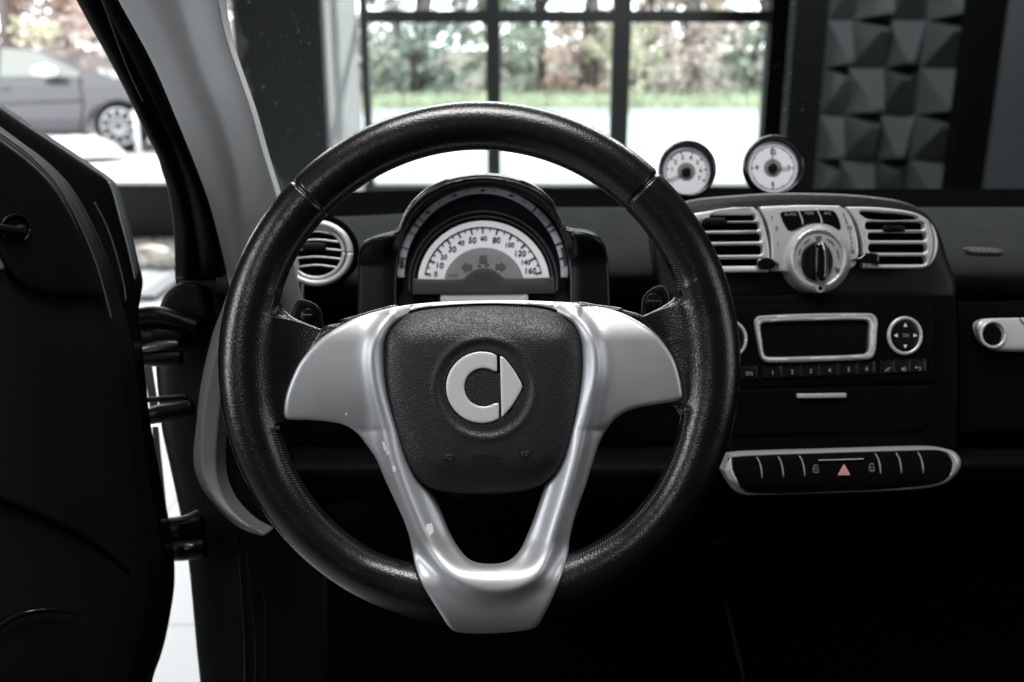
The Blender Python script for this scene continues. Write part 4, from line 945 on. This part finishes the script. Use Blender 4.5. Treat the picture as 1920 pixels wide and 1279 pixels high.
spec = [(-11.5,24,0,'rust-leaved'),(-9.6,26,3,'pinkish'),(-8.0,23.5,0,'rust-leaved'),(-6.3,26,2,'yellowish'),(-4.6,24.4,1,'green'),(-2.9,26,1,'green'),(-2.2,24,3,'pinkish'),(-.6,25.5,4,'dark green'),(.7,24.6,1,'green'),(1.9,26,3,'pinkish'),(3.2,24.3,0,'rust-leaved'),(4.6,26,3,'pinkish'),(5.8,24.5,2,'yellowish'),(7.2,25.5,0,'rust-leaved'),(-13.2,26,3,'pinkish'),(9,27,1,'green')]
behind = [(-11.5,'behind the parked car by the left frame edge'),(-9.6,'behind the parked car roof'),(-8.0,'above the bonnet of the parked car'),(-6.3,'hidden mostly by the grey pillar'),(-4.6,'in the gap right of the grey pillar'),(-2.9,'in the left window column, left side'),(-2.2,'in the middle of the left window column'),(-.6,'left part of the middle window column'),(.7,'centre of the middle window column'),(1.9,'right part of the middle window column'),(3.2,'behind the bar between the middle and right window columns'),(4.6,'left part of the right window column'),(5.8,'right part of the right window column'),(7.2,'beyond the right edge of the window'),(-13.2,'beyond the left frame edge'),(9,'far to the right of the window')]
vis = [s for s in spec if -13 < s[0] < 7]
for i, (x, y, c, nm) in enumerate(vis):
    b = dict(behind)[x]; tree((x, y, 0.02), 100+i, 6.4+(i*37 % 10)*.15, 1.8, 2500, LM[c], f'{nm} tree across the road, {b}', 'trees across the road', zlo=.15, leaf=.10, trunk=.13)
shr = [(-10.6,22.6,2),(-9.1,22.9,3),(-7.3,22.7,1),(-5.2,22.8,2),(-3.4,22.5,1),(-1.8,22.8,4),(-.2,22.6,1),(1.2,22.8,0),(2.6,22.5,2),(4.0,22.7,3),(5.2,22.5,1)]
pos = ['below the car roof line at far left','beside the parked car windscreen','by the bonnet of the parked car','near the sliver of view by the pillar','at the left edge of the left window column','in the left window column','left of the middle window column','in the middle window column','behind the bar right of centre','in the right window column','at the right edge of the right window column']
for i, (x, y, c) in enumerate(shr):
    tree((x, y, 0.02), 300+i, 1.7, 1.05, 1000, LM[c], f"low {('rust','green','yellow','pinkish','dark green')[c]} shrub across the road, {pos[i]}", 'shrubs across the road', zlo=.05, leaf=.09, trunk=.05, cat='shrub', name='shrub')

for i, (x, y, c, nm, ps) in enumerate([(-10.7,25,0,'rust-leaved','above the parked car roof'),(-12.3,24.6,3,'pinkish','at the left frame edge, behind the parked car'),(-7.3,24.8,0,'rust-leaved','above the parked car windscreen'),(-9.0,27.5,3,'pinkish','farthest back above the parked car')]):
    tree((x, y, 0.02), 500+i, 6.6, 1.9, 4200, LM[c], f'dense {nm} tree across the road, {ps}', 'trees across the road', zlo=.08, leaf=.10, trunk=.13)
for i, (x, y, ps) in enumerate([(-2.15,22.6,'in the left window column'),(1.75,22.7,'near the second window bar'),(3.75,22.6,'in the right window column'),(-10.9,22.4,'behind the parked car')]):
    tree((x, y, 0.02), 600+i, 7.5, 1.3, 700, LM[1], f'slender bare-stemmed tree standing on the verge {ps}', 'slender trees on the verge', zlo=.6, leaf=.09, trunk=.15)
# parked car
pc = on_floor(228, 287); YC = pc[1]
car = empty('parked_car', (pc[0]-1.6, YC, 0), 'dark grey low car parked outside beyond the open door', 'car')
cx0 = pc[0]      # front wheel centre x
prof = [(-3.6,.62),(-3.5,.95),(-2.9,1.00),(-2.3,1.24),(-1.5,1.32),(-.95,1.27),(-.35,1.05),(0.05,.93),(.6,.82),(.95,.66),(1.0,.45),(.95,.28),(.42,.24),(.40,.42),(.27,.60),(0,.68),(-.27,.60),(-.40,.42),(-.42,.22),(-2.3,.22),(-2.32,.45),(-2.47,.62),(-2.72,.69),(-2.98,.60),(-3.12,.42),(-3.14,.28),(-3.6,.34)]
pp = crom([(a*1.0, b) for a, b in prof], .06, sharp=(11, 12, 18, 19, 25, 26))
tri_ = geometry.tessellate_polygon([[Vector((a, b, 0)) for a, b in pp]])
V = []; 
for yy in (0, 1.75):
    for a, b in pp:
        inset = max(0, b-.85)*.42
        V.append((cx0+a, YC + (inset if yy == 0 else 1.75-inset), b))
n = len(pp); Fc = [tuple(t) for t in tri_] + [tuple(n+i for i in t[::-1]) for t in tri_] + [(i, (i+1) % n, n+(i+1) % n, n+i) for i in range(n)]
M_car = mat('car_paint', (0.022,0.021,0.027), .22, coat=.6)
link('body', V, Fc, M_car, car, False)
def side(pts, m, nm, off=-.012):
    q = crom(pts, .08, sharp=tuple(range(len(pts)))); mb = MB(); t_ = geometry.tessellate_polygon([[Vector((a, b, 0)) for a, b in q]])
    mb.add([(cx0+a, YC+max(0, b-.85)*.42+off, b) for a, b in q], [tuple(t) for t in t_]); return mb.build(nm, m, car, False)
side([(-2.5,.98),(-2.1,1.24),(-1.5,1.31),(-1.0,1.27),(-.45,1.02),(-.45,.96),(-1.5,.96)], mat('car_glass', (0.16,0.17,0.15), .15), 'side_window')
for pts in ([(-.5,.30),(-.42,.60),(-.44,.96)],[(-1.62,.27),(-1.60,.62),(-1.55,.96)],[(-2.3,.60),(-.4,.66)]):
    mb = MB(); mb.tube([(cx0+a, YC-.004, b) for a, b in pts], .012, 6); mb.build('shut_line', M_ink, car)
mb = MB(); mb.box((cx0-1.52, YC-.035, .80), (cx0-1.34, YC-.002, .83)); mb.build('door_handle', M_car, car)
side([(-2.3,.22),(-.45,.22),(-.45,.30),(-2.3,.30)], M_ink, 'sill')
side([(-1.53,.96),(-1.53,1.31),(-1.47,1.31),(-1.47,.96)], M_ink, 'window_post', -.02)
mb = MB(); mb.tube([(cx0-.95, YC-.12, 1.03), (cx0-.78, YC-.14, 1.04), (cx0-.66, YC-.13, 1.02)], [.05, .085, .05], 10); mb.build('wing_mirror', mat('mirror_silver', (.7,.7,.7), .3), car)
for wx in (0, -2.72):
    mb = MB(); c = np.array([cx0+wx, YC+.02, .335]); V = []; ns = 40
    pr = [(.335,.0),(.335,.2)]
    for r_, y_ in ((.0,.1),(.21,.08),(.235,0),(.31,-.01),(.335,.03),(.335,.2)):
        for k in range(ns): t = 2*math.pi*k/ns; V.append((c[0]+r_*math.cos(t), c[1]+y_, c[2]+r_*math.sin(t)))
    Fc = [(i*ns+k, i*ns+(k+1) % ns, (i+1)*ns+(k+1) % ns, (i+1)*ns+k) for i in range(5) for k in range(ns)]
    wh = link('wheel', V, Fc, M_rubber, car)
    mb = MB()
    for k in range(10):
        t = 2*math.pi*k/10; mb.tube([c+np.array([.04*math.cos(t), -.02, .04*math.sin(t)]), c+np.array([.225*math.cos(t), -.015, .225*math.sin(t)])], [.022, .016], 6)
    q = [c+np.array([.225*math.cos(2*math.pi*k/32), -.01, .225*math.sin(2*math.pi*k/32)]) for k in range(33)]; mb.tube(q, .016, 6); mb.build('alloy_rim', mat('alloy', (.38,.38,.38), .3, metal=.3), wh)
# pale mound in front of the car
mb = MB(); p = on_floor(148, 300); g = np.random.default_rng(8); rock(mb, (p[0], p[1], 0), (.62, .35, .30), g, 18); tag(mb.build('boulder', MATS['stone_pale'], None), 'low pale boulder in front of the parked car', 'boulder')
mb = MB(); p = on_floor(262, 300); mb.tube([(p[0], p[1], 0), (p[0], p[1], .60)], [.035, .03], 14); tag(mb.build('glints', mat('glint_pale', (.55,.55,.55), .5), None), 'short pale bollard beside the front wheel of the parked car', 'glints')  # thin pale post put in for white glints near the car

# ================================================================== WORLD + LAMPS
w = bpy.data.worlds.new('World'); S.world = w; w.use_nodes = True
bg = w.node_tree.nodes['Background']; bg.inputs[0].default_value = (0.93, 0.97, 1.0, 1); bg.inputs[1].default_value = 5.8
def area(name, loc, target, sx, sy, e, col=(1, 1, 1)):
    l = bpy.data.lights.new(name, 'AREA'); l.shape = 'RECTANGLE'; l.size = sx; l.size_y = sy; l.energy = e; l.color = col
    o = bpy.data.objects.new(name, l); COL.objects.link(o); o.location = loc
    o.rotation_euler = (Vector(target)-Vector(loc)).to_track_quat('-Z', 'Y').to_euler(); return o
hubw = W(905, 700, DW)
area('ceiling_lamp', (-0.1, 0.45, 2.75), tuple(hubw), 1.0, 0.45, 33, (1, .98, .95))
area('left_window_lamp', (-1.7, -0.1, 1.75), tuple(hubw), 0.35, 1.1, 15, (.92, .96, 1))
area('right_window_lamp', (1.7, -0.1, 1.70), tuple(hubw), 0.7, 1.0, 6, (.92, .96, 1))
area('rear_fill', (-0.9, -1.3, 2.3), tuple(hubw), .35, .5, 3.6)  # added fill from behind for rim and airbag, no known fitting
area('front_fill', (0.2, 3.0, 3.0), (0, 1.0, 1.2), 3.0, 0.8, 95, (.93, 1, .98))  # added area light standing in for window daylight from the front
area('relief_fill', (1.3, 3.6, 3.0), (2.4, 5, 1.6), .22, .22, 80)  # added only to brighten the relief panel
area('door_floor_fill', (-2.3, 3.8, 3.1), (-1.3, 2.6, 0), 1.2, 1.2, 45)  # added to brighten the floor tiles beside the open door
sp = bpy.data.lights.new('low_daylight', 'SPOT'); sp.energy = 16000; sp.spot_size = math.radians(35); sp.shadow_soft_size = .06; sp.color = (1, .97, .92)
so_ = bpy.data.objects.new('low_daylight', sp); COL.objects.link(so_); so_.location = (6.0, 12.5, 5.2); so_.rotation_euler = (Vector((-1.1, 6.8, 1.5))-Vector(so_.location)).to_track_quat('-Z', 'Y').to_euler()

# ================================================================== CAMERA
cd = bpy.data.cameras.new('camera'); cd.lens = 35; cd.sensor_width = 36; cd.clip_start = 0.05; cd.clip_end = 400
cd.dof.use_dof = True; cd.dof.focus_distance = 0.745; cd.dof.aperture_fstop = 5.8; cd.dof.aperture_blades = 9
co_ = bpy.data.objects.new('camera', cd); COL.objects.link(co_); co_.location = Vector(CAM); co_.rotation_euler = (math.pi/2 - PITCH, 0, 0); S.camera = co_
S.render.engine = 'CYCLES'
S.view_settings.view_transform = 'Standard'; S.view_settings.look = 'None'; S.view_settings.exposure = 0; S.view_settings.gamma = 1
S.cycles.max_bounces = 6; S.cycles.transparent_max_bounces = 12; S.cycles.sample_clamp_indirect = 3
